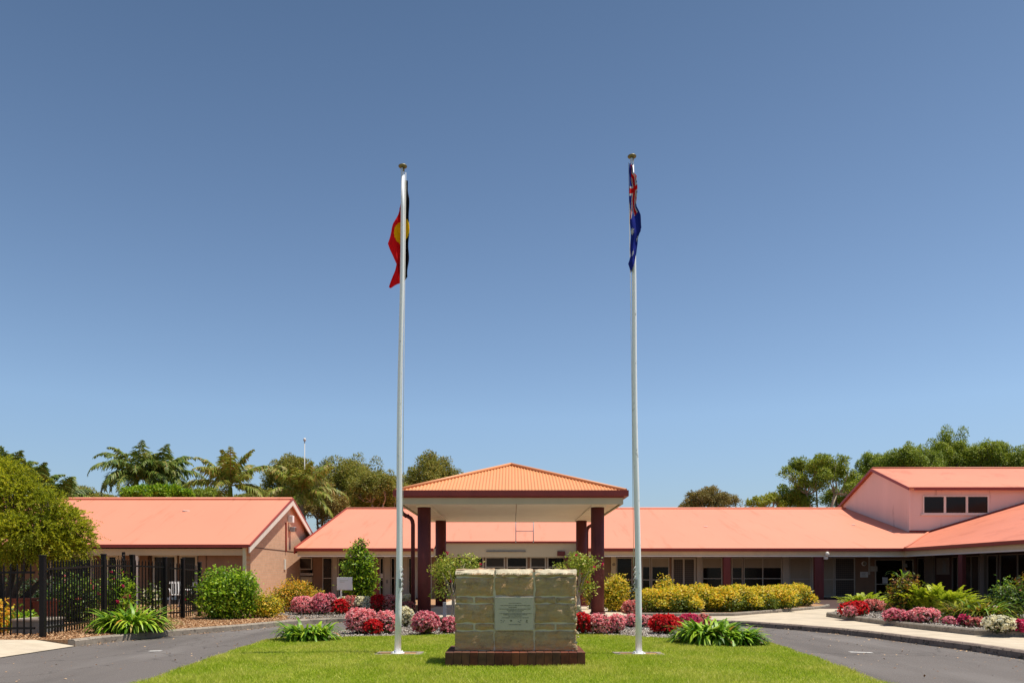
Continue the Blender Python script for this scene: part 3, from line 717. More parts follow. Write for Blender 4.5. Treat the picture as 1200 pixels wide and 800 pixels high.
b = MB(); b.prism([(-10.70, 31.2, 2.47), (-10.70, 31.2, 2.54), (-10.70, 37.4, 5.07), (-10.70, 43.4, 2.63), (-10.70, 43.4, 2.55), (-10.70, 37.4, 4.99)], (.06, 0, 0)); b.build('barge_capping', 'maroon', LB)
b = MB(); b.prism([(-11.1, 32.0, .1), (-11.1, 43, .1), (-11.1, 43, 2.7), (-11.1, 37.4, 4.93), (-11.1, 32.0, 2.7)], (.2, 0, 0)); b.build('gable_wall', 'tan_brick', LB)
b = MB(); b.prism([(-10.9, 31.9, 2.50), (-10.9, 41.8, 2.50), (-10.9, 41.8, 2.47), (-10.9, 31.9, 2.47)], (.012, 0, 0)); b.build('expansion_joint', 'dark_wall', LB)
def lx(x, Y=32.0): return (x - 600) / F * Y
b = MB(); b.box(lx(242.0), -11.1, 32.0, 32.2, .1, 2.3); b.box(lx(233), lx(241.5), 31.95, 32.6, .1, 2.3); b.build('wall', 'brown_wall', LB)
b = MB(); b.box(-36, -11.0, 31.55, 31.7, 2.13, 2.40); b.build('verandah_beam', 'cream_wall', LB)
b = MB(); b.box(-36, lx(242), 31.71, 33.4, 2.30, 2.34); b.build('soffit', 'brown_wall', LB)
b = MB(); b.box(-36, lx(233), 33.4, 33.6, .1, 2.4); b.box(-36, -11, 43, 43.2, .1, 2.6); b.build('wall', 'brown_wall', LB)
b = MB(); b.box(lx(284.5, 31.45), lx(288, 31.45), 31.42, 31.54, .1, 2.45, .01); b.build('downpipe', 'downpipe', LB)
for (x0, x1, pn, nm) in ((179, 208, 'glass_brown', 'door'), (211, 232, 'glass_brown', 'window'), (126, 139, 'glass', 'window'), (140, 150, 'glass_brown', 'window'), (60, 110, 'glass', 'window')):
    frame_window(LB, 'y', 33.4, lx(x0, 33.4), lx(x1, 33.4), .25, 2.2, pane=pn, name=nm, fw=.10, fmat='white_paint')
b = MB(); b.box(lx(160.3, 31.7), lx(163.2, 31.7), 31.58, 31.70, .1, 2.12, .01); b.build('verandah_post', 'white_paint', LB)
b = MB(); b.box(lx(166, 33.3), lx(177, 33.3), 33.0, 33.39, .1, 2.29); b.box(lx(151, 33.3), lx(158, 33.3), 33.0, 33.39, .1, 2.29); b.build('pier', 'brown_wall', LB)
# fittings on the gable wall
def gy(x): return -10.88 * F / (x - 600)
def gp(x, y): Y = gy(x); return Vector((-10.88, Y, CH + (HY - y) / F * Y))
p = gp(338.7, 608); b = MB(); b.box(-10.9, -10.66, p.y - .13, p.y + .13, p.z - .17, p.z + .17, .02); b.build('gable_light', 'white_plastic', LB)
p = gp(340, 620); b = MB(); b.box(-10.86, -10.62, p.y - .17, p.y + .17, p.z - .12, p.z + .12, .02); fl = b.build('floodlight', 'grey_metal', LB)
b = MB(); b.box(-10.615, -10.60, p.y - .14, p.y + .14, p.z - .09, p.z + .09); b.build('lamp_glass', 'glass', fl)
p = gp(335, 612); q = gp(335, 646); b = MB(); b.box(-10.9, -10.84, p.y - .05, p.y + .05, q.z, p.z); b.build('conduit', 'maroon', LB)
p = gp(333.8, 661); b = MB(); b.box(-10.9, -10.86, p.y - .12, p.y + .12, p.z - .25, p.z + .25); b.build('house_number_plate', 'white_paint', LB)

# ------------------------------------------------------------------ canopy
CN = thing('entrance_canopy', 'freestanding entrance canopy with orange hipped roof on maroon columns', 'canopy', (-.03, 26.6, 0))
cx, hw, ya, yb_, ze_, rise = -.035, 3.47, 22.9, 30.9, 3.81, 1.27
def corr_face(name, o, along, up, width, hmax, flat, pitch=.1, amp=.014):
    """corrugated roof slope: o = eave start, along = unit vector of the eave, up = plan unit vector up the slope, flat = length of ridge"""
    n = int(width / pitch * 8); V = []; o = Vector(o); along = Vector(along); up = Vector(up)
    sl_ = Vector(up) * 1.0
    nrm_z = Vector((0, 0, 1))
    pts = []
    for i in range(n + 1):
        s = width * i / n; h = min(s, width - s, hmax)
        dz = amp * math.sin(2 * math.pi * s / pitch)
        a = o + along * s + nrm_z * dz; c = a + up * h + nrm_z * (rise / hw * h)
        pts.append((a, c))
    for i in range(n): V += [pts[i][0], pts[i + 1][0], pts[i + 1][1], pts[i][1]]
    return [tuple(v) for v in V]
V = corr_face('', (cx - hw, ya, ze_), (1, 0, 0), (0, 1, 0), 2 * hw, hw, 0)
V += corr_face('', (cx + hw, yb_, ze_), (-1, 0, 0), (0, -1, 0), 2 * hw, hw, 0)
V += corr_face('', (cx - hw, yb_, ze_), (0, -1, 0), (1, 0, 0), yb_ - ya, hw, 1)
V += corr_face('', (cx + hw, ya, ze_), (0, 1, 0), (-1, 0, 0), yb_ - ya, hw, 1)
cr_ = fast_mesh('roof', V, 4, 'roof_canopy', CN)
b = MB(); zt = ze_ + rise + .03
for sx in (-1, 1):
    for (y0, y1) in ((ya, ya + hw), (yb_, yb_ - hw)):
        b.tube([(cx + sx * (hw - .03), y0 + (.03 if y1 > y0 else -.03), ze_ + .035), (cx, y1, zt + .01)], .055, 8)
b.tube([(cx, ya + hw, zt + .01), (cx, yb_ - hw, zt + .01)], .06, 8); b.build('ridge_cap', 'roof_canopy', cr_)
def rect_ring(mb, x0, x1, y0, y1, z0, z1, t):
    mb.box(x0, x1, y0, y0 + t, z0, z1); mb.box(x0, x1, y1 - t, y1, z0, z1); mb.box(x0, x0 + t, y0 + t, y1 - t, z0, z1); mb.box(x1 - t, x1, y0 + t, y1 - t, z0, z1)
b = MB(); rect_ring(b, cx - hw - .04, cx + hw + .04, ya - .05, yb_ + .05, 3.665, 3.84, .12); b.build('gutter', 'maroon', CN)
b = MB(); rect_ring(b, cx - hw + .10, cx + hw - .10, ya + .12, yb_ - .12, 3.44, 3.70, .06)
b.build('fascia_board', 'fascia', CN)
b = MB(); rect_ring(b, cx - hw + .085, cx + hw - .085, ya + .07, yb_ - .07, 3.63, 3.66, .06); b.build('gutter_lining', 'maroon', CN)
b = MB()
for i in range(5):
    y0 = 23.1 + i * 1.52
    for (x0, x1) in ((-3.30, .13), (.145, 3.22)): b.box(x0, x1, y0, y0 + 1.505, 3.455, 3.475)
b.build('soffit', 'soffit', CN)
for sx in (-1, 1):
    xc = cx + sx * 2.69; MB().box(xc - .22, xc + .22, 23.5, 29.9, 3.40, 3.452).build('side_beam', 'soffit', CN)
for (Y, s, r) in ((23.75, 2.68, .205), (29.5, 2.70, .205)):
    for sx in (-1, 1):
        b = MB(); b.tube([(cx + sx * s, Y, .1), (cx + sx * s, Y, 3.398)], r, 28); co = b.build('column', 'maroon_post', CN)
        b = MB(); b.tube([(cx + sx * s, Y, .12), (cx + sx * s, Y, .17)], r + .035, 28); b.build('base_ring', 'maroon_post', co)
def pipe(pts, r):
    b = MB(); P_ = []
    for i, p in enumerate(pts):
        p = Vector(p)
        if 0 < i < len(pts) - 1:
            a = Vector(pts[i - 1]); c = Vector(pts[i + 1]); k = .28
            pa = p + (a - p).normalized() * k; pc = p + (c - p).normalized() * k
            for t in (0, .25, .5, .75, 1): P_.append(pa * (1 - t) ** 2 + p * 2 * t * (1 - t) + pc * t * t)
        else: P_.append(p)
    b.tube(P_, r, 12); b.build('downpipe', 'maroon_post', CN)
pipe([(-3.55, 24.5, 3.62), (-3.55, 24.5, 3.2), (-3.16, 24.5, 3.2), (-3.16, 24.5, .1)], .065)
pipe([(3.42, 29.8, 3.62), (3.42, 29.8, 3.25), (2.90, 29.8, 3.25), (2.90, 29.8, .1)], .065)
# ------------------------------------------------------------------ monument
MN = thing('stone_monument', 'squat sandstone block monument with metal plaque on a dark brick plinth in the lawn', 'monument', (.05, 11.1, .03))
mx0, mx1, my0, my1 = -.805, .905, 10.86, 11.58
from mathutils import noise as mnoise
def rough_block(x0, x1, y0, y1, z0, z1, amp=.012, seed=0, chip=0.0, res=.035):
    bm = bmesh.new()
    r = bmesh.ops.create_cube(bm, size=1)
    for v in bm.verts: v.co = Vector(((x0 + x1) / 2 + v.co.x * (x1 - x0), (y0 + y1) / 2 + v.co.y * (y1 - y0), (z0 + z1) / 2 + v.co.z * (z1 - z0)))
    bmesh.ops.bevel(bm, geom=list(bm.edges), offset=.010, segments=2, affect='EDGES', profile=.6)
    for _ in range(4):
        es = [e for e in bm.edges if e.calc_length() > res]
        if not es: break
        bmesh.ops.subdivide_edges(bm, edges=es, cuts=1, use_grid_fill=True)
    bmesh.ops.triangulate(bm, faces=bm.faces)
    off = Vector((seed * 3.7, seed * 1.3, seed * 5.1))
    bm.normal_update()
    mvs = []
    for v in bm.verts:
        n = mnoise.fractal(v.co * 7 + off, 1.0, 2.0, 5)
        n2 = mnoise.noise(v.co * 2.5 + off)
        k = amp * (n * 1.5 + n2 * .7)
        # pillowed face: centre stands proud of the drafted margins
        dx = min(v.co.x - x0, x1 - v.co.x); dz = min(v.co.z - z0, z1 - v.co.z); m_ = max(0, min(1, min(dx, dz) / .05))
        if abs(v.co.y - y0) < .02: k += amp * 1.1 * m_
        if chip and v.co.x > x1 - .03: k += max(0, mnoise.noise(v.co * 9 + off * 2)) * chip
        d_ = v.normal * k
        if chip == .02 and v.co.y < y0 + .03:
            u = max(0, (v.co.z - (z1 - .07 + .012 * mnoise.noise(v.co * 14))) / .075)
            d_ += Vector((0, .055 * u ** .8 + .012 * max(0, mnoise.noise(v.co * 22)), 0))
        mvs.append(d_)
    for v, d in zip(bm.verts, mvs): v.co += d
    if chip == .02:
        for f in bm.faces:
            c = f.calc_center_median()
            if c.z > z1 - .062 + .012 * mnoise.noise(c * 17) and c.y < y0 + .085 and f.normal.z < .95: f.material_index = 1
    b = MB(); b.bm.free(); b.bm = bm
    return b
b = MB(); b.box(mx0 + .02, mx1 - .02, my0 + .013, my1 - .01, .24, 1.35); b.build('mortar_core', 'mortar', MN)
rows = [(.245, .515), (.537, .615), (.640, .895), (.915, .995), (1.015, 1.268)]
cols = [(mx0, -.262), (-.235, .305), (.33, mx1)]
seed = 1
for ri_, (z0, z1) in enumerate(rows):
    for ci, (x0, x1) in enumerate(cols):
        if ci == 1 and ri_ in (1, 2, 3): continue
        narrow = ri_ in (1, 3)
        xs = [(x0, (x0 + x1) / 2 - .012), ((x0 + x1) / 2 + .012, x1)] if narrow else [(x0, x1)]
        for (a, c) in xs:
            seed += 1
            rough_block(a, c, my0, my0 + .30, z0, z1, .010, seed, .05 if abs(c - mx1) < .01 else 0).build('stone_block', 'stone', MN)
for ci, (x0, x1) in enumerate([(mx0 - .005, -.255), (-.235, .30), (.32, mx1 + .005)]):
    seed += 1
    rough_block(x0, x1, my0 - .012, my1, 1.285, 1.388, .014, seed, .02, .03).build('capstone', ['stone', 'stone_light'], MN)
for (z0, z1) in rows:     # flank and back courses
    seed += 1
    rough_block(mx0, mx0 + .3, my0 + .32, my1, z0, z1, .012, seed).build('stone_block', 'stone', MN)
    rough_block(mx1 - .3, mx1 + .002, my0 + .32, my1, z0, z1, .012, seed + 40, .05).build('stone_block', 'stone', MN)
    for (x0, x1) in ((mx0 + .31, .04), (.06, mx1 - .31)): rough_block(x0, x1, my1 - .25, my1, z0, z1, .012, seed + 60).build('stone_block', 'stone', MN)
# weathered spalls on the right edge catching the sun
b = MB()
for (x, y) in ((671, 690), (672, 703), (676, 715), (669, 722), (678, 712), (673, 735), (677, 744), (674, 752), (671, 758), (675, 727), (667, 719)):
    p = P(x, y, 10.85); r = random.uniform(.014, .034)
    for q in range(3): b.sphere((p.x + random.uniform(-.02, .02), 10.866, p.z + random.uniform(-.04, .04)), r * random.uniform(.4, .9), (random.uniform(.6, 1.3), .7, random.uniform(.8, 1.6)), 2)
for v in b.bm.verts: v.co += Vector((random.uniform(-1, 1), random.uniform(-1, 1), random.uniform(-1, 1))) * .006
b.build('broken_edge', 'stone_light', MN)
M['plinth_one'] = m_leaf('dark_red_bricks', [(.10, .036, .026), (.20, .060, .036), (.15, .07, .045), (.24, .075, .04)], .9, 0, .35, 6, .2)
b = MB(); b.box(-.927, 1.017, 10.708, 11.742, .0, .226); pl_ = b.build('plinth_core', 'dark_wall', MN)
b = MB(); nb = 17; bw_ = 1.96 / nb
for k in range(nb):
    x0 = -.935 + k * bw_; b.box(x0 + .003, x0 + bw_ - .003, 10.70, 10.93, .0, .232 + random.uniform(-.002, .002), .006); b.box(x0 + .003, x0 + bw_ - .003, 11.52, 11.75, .0, .232, .006)
for k in range(5):
    y0 = 10.935 + k * .116
    for (x0, x1) in ((-.935, -.70), (.79, 1.025)): b.box(x0, x1, y0, y0 + .112, 0, .231, .006)
b.build('plinth_bricks', 'plinth_one', MN)
# plaque with rows of fine engraved lines too small to read, four little crests below
PL = MB(); PL.box(-.242, .302, 10.835, 10.875, .528, 1.000, .004); plq = PL.build('plaque', 'plaque', MN)
b = MB()
def prow(y, xa, xb):
    zc = CH + (HY - y) / F * 10.83; x = xa
    while x < xb:
        w = random.uniform(.35, 1.5); 
        X0 = (x - 600) / F * 10.83; X1 = (min(x + w, xb) - 600) / F * 10.83
        h = random.uniform(.0032, .0052)
        b.box(X0, X1, 10.8325, 10.8345, zc - h, zc + h); x += w + random.uniform(.15, .45)
for (y, xa, xb) in ((706.3, 596, 611), (708.9, 586.5, 621.5), (711.0, 596, 606), (713.1, 584.5, 622), (714.6, 594, 614), (716.3, 595.5, 612), (718.5, 585.5, 623.5), (719.8, 590, 618), (721.3, 596, 612), (723.3, 588, 619.5)): prow(y, xa, xb)
for (x0, x1, y0, y1) in ((586, 592, 725.8, 729.2), (596.5, 601, 725.8, 728.8), (606, 611, 725.4, 729.4), (616, 618.5, 725.8, 729.4)):
    for k in range(9):
        x = random.uniform(x0, x1 - 1.2); y = random.uniform(y0, y1 - .5); p = P(x, y, 10.83); q = P(x + random.uniform(.6, 1.6), y + .45, 10.83)
        b.box(p.x, q.x, 10.8325, 10.8345, q.z, p.z)
prow(731.4, 596, 611)
b.build('engraving', 'plaque_ink', plq)
b = MB()
for x in (-.225, .285):
    for z in (.545, .983): b.tube([(x, 10.834, z), (x, 10.829, z)], .007, 8)
b.build('screw', 'grey_metal', plq)

# ------------------------------------------------------------------ flagpoles and flags
def flagpole(label, xb, yb, xt, yt, cleat_side):
    X, Y = G(xb, yb); p0 = Vector((X, Y, .03)); p1 = P(xt, yt, Y)
    t = thing('flagpole', label, 'flagpole', p0, 'white flagpoles on the lawn')
    b = MB(); pts = [p0.lerp(p1, k / 12) + Vector((.010 * math.sin(k * .8), 0, 0)) for k in range(13)]
    b.tube(pts, [.054 - .024 * k / 12 for k in range(13)], 16); b.build('pole', 'pole', t)
    b = MB(); b.sphere((p1.x, Y, p1.z + .035), .072, (1, 1, .38), 3); b.tube([p1 + Vector((0, 0, -.06)), p1 + Vector((0, 0, .02))], .03, 12); b.build('truck_cap', 'brass', t)
    b = MB(); d = cleat_side
    zc = 1.45
    b.tube([pts[-1] + Vector((.05 * d, .01, -.06)), p0.lerp(p1, .5) + Vector((.058 * d, -.03, 0)), (p0.x + .068 * d + (p1.x - p0.x) * .18, Y - .03, zc)], .005, 5)
    for k in range(5):
        zz = zc - .08 * k
        b.tube([(p0.x + .06 * d, Y - .05, zz), (p0.x + .095 * d, Y - .06, zz - .05), (p0.x + .062 * d, Y - .05, zz - .10)], .007, 5)
    b.build('halyard', 'rope', t)
    b = MB(); b.box(p0.x + .045 * d - .02, p0.x + .045 * d + .02, Y - .06, Y - .03, zc - .35, zc - .20, .006); b.build('cleat', 'grey_metal', t)
    b = MB(); b.tube([p0, p0 + Vector((0, 0, .02))], .11, 20); 
    for k in range(4): b.tube([p0 + Vector((.09 * math.cos(k * 1.57 + .78), .09 * math.sin(k * 1.57 + .78), .02)), p0 + Vector((.09 * math.cos(k * 1.57 + .78), .09 * math.sin(k * 1.57 + .78), .045))], .012, 6)
    b.build('base_flange', 'pole', t)
    b = MB(); s = .40; sy = .25
    rect_ring(b, X - s, X + s, Y - sy, Y + sy, -.0, .012, .10); q = b.build('footing', 'kerb', t)
    b = MB(); b.box(X - s + .1, X + s - .1, Y - sy + .1, Y + sy - .1, -.005, .006); b.build('footing_infill', 'soil', q)
    t['_x'] = 0; del t['_x']
    return p0, p1
lp0, lp1 = flagpole('white flagpole with the black, red and yellow flag, left of the stone monument', 466, 767.5, 472, 197.5, 1)
rp0, rp1 = flagpole('white flagpole with peeling paint and the blue Union Jack flag, right of the stone monument', 748.5, 768, 740.6, 186, -1)
# the footings lie on the lawn
for o in bpy.data.objects:
    if o.name.startswith('footing') and not o.name.startswith('footing_'): o.location.z += 0.03

def interp(x, xs, ys): return float(np.interp(x, xs, ys))
def cloth(name, parent_label, mats, pos, design, nu, nv, label, cat):
    bm = bmesh.new()
    vs = [[bm.verts.new(pos(i / nu, j / nv)) for j in range(nv + 1)] for i in range(nu + 1)]
    for i in range(nu):
        for j in range(nv):
            f = bm.faces.new((vs[i][j], vs[i + 1][j], vs[i + 1][j + 1], vs[i][j + 1])); f.smooth = True
            f.material_index = design((i + .5) / nu, (j + .5) / nv)
    b = MB(); b.bm.free(); b.bm = bm
    o = b.build(name, mats, None, norm=False)
    md = o.modifiers.new('thickness', 'SOLIDIFY'); md.thickness = .003
    o['label'] = label; o['category'] = cat
    return o
# left flag: limp, fly edge hanging straight down. u along the fly (down), v across the hoist (0 black edge, 1 red edge)
def ab_pos(u, v):
    Y = lp0.y; zt_ = P(470, 208, Y).z; zb = P(470, 328, Y).z
    z = zt_ + (zb - zt_) * u
    pc = lp0.lerp(lp1, (z - lp0.z) / (lp1.z - lp0.z))
    xl = interp(u, [0, .2, .38, .60, .80, .86, 1], [.03, -.05, -.15, -.255, -.11, -.13, -.225])
    xr = interp(u, [0, .05, .2, .6, 1], [.055, .075, .10, .112, .095])
    x = interp(v, [0, .15, .28, .50, .62, .75, .86, 1], [.02, .06, xr, -.015, -.06 if xl < -.06 else xl * .5, min(xl * .6, -.02), xl * .85, xl])
    dy = .085 + .05 * math.sin(v * 13 + u * 2.2) * min(1, u * 3 + .2) + .02 * math.sin(u * 17 + v * 4)
    zz = z + (-.42 * max(0, v - .35) * max(0, 1 - u * 2.2)) + .05 * math.sin(v * 6) * u - (.10 * (v - .5) if u > .7 else 0) * (u - .7) / .3
    return Vector((pc.x + x + .008 * math.sin(u * 22 + v * 9), Y + dy, zz))
def ab_des(u, v):
    if ((u - .50) * 2) ** 2 + (v - .5) ** 2 < .25 ** 2: return 2
    return 0 if v < .5 else 1
cloth('hanging_flag', '', ['fl_black', 'fl_red', 'fl_yellow'], ab_pos, ab_des, 120, 60, 'limp black and red flag with a yellow disc hanging from the white pole', 'flag')
# right flag
def star(u, v, cu, cv, r, n=7, inner=.45, ph=0):
    du = (u - cu) * 2; dv = v - cv; d = math.hypot(du, dv)
    if d > r: return False
    a = (math.atan2(dv, du) + ph) % (2 * math.pi / n); a = abs(a - math.pi / n) / (math.pi / n)
    return d < r * (inner + (1 - inner) * a ** 1.6)
def au_des(u, v):       # v 0 = top edge
    if u < .5 and v < .5:
        s = u * 2; t = v * 2                     # canton coordinates, 2:1
        X_, Y_ = (s - .5) * 2, (t - .5)
        if abs(X_) < .10 or abs(Y_) < .10: return 1
        if abs(X_) < .167 or abs(Y_) < .167: return 2
        d1 = abs(Y_ - X_ * .5) / 1.118; d2 = abs(Y_ + X_ * .5) / 1.118
        if d1 < .034 or d2 < .034: return 1
        if d1 < .10 or d2 < .10: return 2
        return 0
    if star(u, v, .25, .75, .15): return 2
    for (a, c, r) in ((.75, .833, .072), (.625, .45, .072), (.75, .167, .072), (.861, .37, .072)):
        if star(u, v, a, c, r): return 2
    if star(u, v, .80, .54, .04, 5): return 2
    return 0
def au_pos(u, v):
    Y = rp0.y; zt_ = P(740, 196, Y).z; zb = P(740, 315, Y).z
    z = zt_ + (zb - zt_) * u
    pc = rp0.lerp(rp1, (z - rp0.z) / (rp1.z - rp0.z))
    xa = interp(u, [0, .15, .45, .52, .85, .93, 1], [-.055, -.07, -.065, -.055, -.055, -.10, -.05])
    xb = interp(u, [0, .09, .13, .45, .54, .66, .75, .9, 1], [-.02, .0, .058, .052, .105, .13, .065, .045, .0])
    x = interp(v, [0, .12, .5, .62, .86, 1], [xb * .6, xb, xa, xa * .6, xb, xb * .2])
    dy = -.085 - .035 * math.sin(v * 14 + u * 3) + .012 * math.sin(u * 19)
    if v < .12 or v > .62: dy += .10
    zz = z + .08 * math.sin(v * 7 + 1) * min(1, u * 2) + .05 * (v - .3) * (1 if u > .8 else 0)
    return Vector((pc.x + x + .006 * math.sin(u * 25 + v * 8), Y + dy, zz))
cloth('hanging_flag', '', ['fl_blue', 'fl_red', 'fl_white'], au_pos, au_des, 150, 90, 'limp dark blue flag with Union Jack and white stars hanging from the white pole', 'flag')

# ------------------------------------------------------------------ fence
def fence(label, pts, tops, post_tops, group='black steel fence along the left garden', pick=.12, name='steel_fence', gate=False):
    base = (pts[0][0], pts[0][1], KZ); t = thing(name, label, 'gate' if gate else 'fence', base, group)
    for i, (X, Y) in enumerate(pts):
        if post_tops[i] is None: continue
        b = MB(); b.box(X - .045, X + .045, Y - .045, Y + .045, KZ - .01, post_tops[i], .006); po = b.build('post', 'black_metal', t)
        b = MB(); b.box(X - .055, X + .055, Y - .055, Y + .055, post_tops[i] + .001, post_tops[i] + .03, .012); b.build('post_cap', 'black_metal', po)
    pk, rl = MB(), MB()
    for i in range(len(pts) - 1):
        a = Vector((*pts[i], 0)); c = Vector((*pts[i + 1], 0)); d = c - a; ln = d.length; d.normalize()
        h0, h1 = tops[i], tops[i + 1]
        for zf, off in ((None, .16), (.30, 0)):
            za = h0 - off if zf is None else KZ + zf - .14; zb2 = h1 - off if zf is None else KZ + zf - .14
            s = Vector((-d.y, d.x, 0)) * .017
            p, q = a + d * .046, c - d * .046
            rl.prism([p + s + Vector((0, 0, za)), p - s + Vector((0, 0, za)), p - s + Vector((0, 0, za + .04)), p + s + Vector((0, 0, za + .04))], (q - p) + Vector((0, 0, zb2 - za)))
        n = int(ln / pick)
        for k in range(1, n):
            f = k / n; p = a + d * ln * f; h = h0 + (h1 - h0) * f
            pk.box(p.x - .0105, p.x + .0105, p.y - .0105, p.y + .0105, KZ + .05, h - .02)
            pk.tube([(p.x, p.y, h - .021), (p.x, p.y, h + .02)], [.013, .003], 5)
    pk.build('pickets', 'black_metal', t); rl.build('rail', 'black_metal', t)
    return t
P0, P1, P2, P3, P4, P5, P6 = (-12.9, 14.25), (-8.86, 14.5), (-9.2, 17.3), (-9.4, 19.0), (-9.13, 20.2), (-8.96, 20.9), (-8.95, 22.0)
fence('low front panels of the black steel fence across the pale concrete crossing', [P0, (-10.9, 14.37), (P1[0] - .1, P1[1])], [1.50, 1.50, 1.50], [1.6, None, None])
fence('nearest black steel picket fence panel with round capped posts facing the driveway', [P1, P2], [1.56, 1.66], [1.66, 1.76])
fence('black picket panel between the pink oleander and the glazed verandah', [(P2[0] - .05, P2[1] + .12), P3, P4], [1.66, 1.68, 1.66], [None, 1.79, 1.76])
fence('short black gate panel beside the big green shrub', [(P4[0] + .03, P4[1] + .1), P5, P6], [1.64, 1.62, 1.58], [None, 1.74, 1.66], name='steel_gate', gate=True)
# pierced dark ornamental panel hanging behind the fence
t = thing('hanging_ornament', 'narrow black pierced metal ornament hanging under the verandah behind the fence', 'ornament', (lx(145, 31), 31, .13))
b = MB(); b.box(lx(143.2, 31), lx(147, 31), 30.96, 31.0, 1.0, 2.25, .01); b.build('panel', 'black_metal', t)
b = MB()
for k in range(11): b.tube([(lx(145, 31) + .03 * (-1) ** k, 30.958, 1.08 + .105 * k), (lx(145, 31) + .03 * (-1) ** k, 30.952, 1.08 + .105 * k)], .022, 8)
b.build('hole', 'blind', t)
b = MB(); b.tube([(lx(145, 31), 31, .13), (lx(145, 31), 31, 1.0)], .02, 6); b.build('stake', 'black_metal', t)

# garden furniture behind the fence
def chair(x, Y, rz, label, m='notice'):
    X = (x - 600) / F * Y; t = thing('garden_chair', label, 'chair', (X, Y, KZ), 'white garden chairs')
    ca, sa = math.cos(rz), math.sin(rz)
    def tr(mb):
        for v in mb.bm.verts: v.co = Vector((X + v.co.x * ca - v.co.y * sa, Y + v.co.x * sa + v.co.y * ca, KZ + v.co.z))
        return mb
    b = MB(); b.box(-.24, .24, -.24, .22, .42, .45, .012); tr(b).build('seat', m, t)
    b = MB()
    for k in range(5): b.prism([(-.20 + k * .09, .21, .47), (-.15 + k * .09, .21, .47), (-.15 + k * .09, .30, .88), (-.20 + k * .09, .30, .88)], (0, .02, 0))
    b.prism([(-.24, .30, .86), (.24, .30, .86), (.22, .31, .94), (-.22, .31, .94)], (0, .025, 0)); tr(b).build('backrest', m, t)
    for sx in (-1, 1):
        for sy in (-1, 1):
            b = MB(); b.tube([(sx * .21, sy * .2, .42), (sx * .25, sy * .25, 0)], .02, 6); tr(b).build('leg', m, t)
        b = MB(); b.tube([(sx * .25, -.22, .44), (sx * .26, -.22, .64), (sx * .25, .26, .66)], .02, 6); tr(b).build('armrest', m, t)
chair(207, 29.5, .5, 'white garden chair behind the black gate, nearest the glazed door')
chair(221, 28.4, -.6, 'white garden chair behind the gate, nearest the big green shrub')
def planter(label, x0, x1, Y, d, h, m, grp='planter boxes behind the fence'):
    X0, X1 = lx(x0, Y), lx(x1, Y); t = thing('planter_box', label, 'planter', ((X0 + X1) / 2, Y, KZ), grp)
    b = MB(); rect_ring(b, X0, X1, Y, Y + d, KZ, KZ + h, .06); b.build('box', m, t)
    b = MB(); b.box(X0 + .06, X1 - .06, Y + .06, Y + d - .06, KZ, KZ + h - .05); b.build('soil_fill', 'soil', t)
    b = MB(); rect_ring(b, X0 - .03, X1 + .03, Y - .03, Y + d + .03, KZ + h + .001, KZ + h + .04, .09); b.build('rim', 'frame' if m == 'timber' else 'red_brick_plain', t)
planter('blue grey timber planter box behind the low front fence', 14, 47, 15.4, .8, .26, 'timber')
planter('red planter box standing under the forked tree', 8, 24, 17.2, .6, .62, 'red_brick_plain')
planter('small red planter box right of the forked tree', 38, 50, 17.6, .6, .55, 'red_brick_plain')

# sign board in the left upper bed
t = thing('sign_board', 'plain white sign board on a post beside the conical shrub', 'sign', (lx(399.5, 26), 26.0, KZ))
b = MB(); b.box(lx(395, 26), lx(413, 26), 25.97, 26.0, P(0, 691, 26).z, P(0, 676, 26).z, .005); q = b.build('panel', 'white_plastic', t)
b = MB()
for (y, a, c_) in ((679.5, 398, 408), (681.2, 398, 404), (690.4, 396, 412)): b.box(lx(a, 25.96), lx(c_, 25.96), 25.962, 25.966, P(0, y + .35, 25.96).z, P(0, y, 25.96).z)
b.build('print', 'frame', q)
b = MB(); b.box(lx(398.6, 26), lx(400.4, 26), 26.003, 26.05, KZ - .02, P(0, 678, 26).z); b.build('post', 'white_plastic', t)
# stake by the left rose
t = thing('marker_stake', 'short pale stake beside the left rose stem', 'stake', (lx(521, 17.4), 17.4, .04))
b = MB(); b.box(lx(519, 17.4), lx(523, 17.4), 17.38, 17.42, .04, P(0, 705, 17.4).z, .005); b.build('post', 'grey_metal', t)
# antenna
t = thing('antenna_mast', 'thin mast with a small round top standing above the gum trees', 'antenna', (lx(357, 58), 58, 0))
b = MB(); b.tube([(lx(357, 58), 58, 0), (lx(357, 58), 58, P(0, 517, 58).z)], [.06, .035], 8); b.build('mast', 'grey_metal', t)
b = MB(); b.sphere(P(357, 515, 58), .11, (1, 1, 1.3)); b.build('top_dome', 'notice', t)
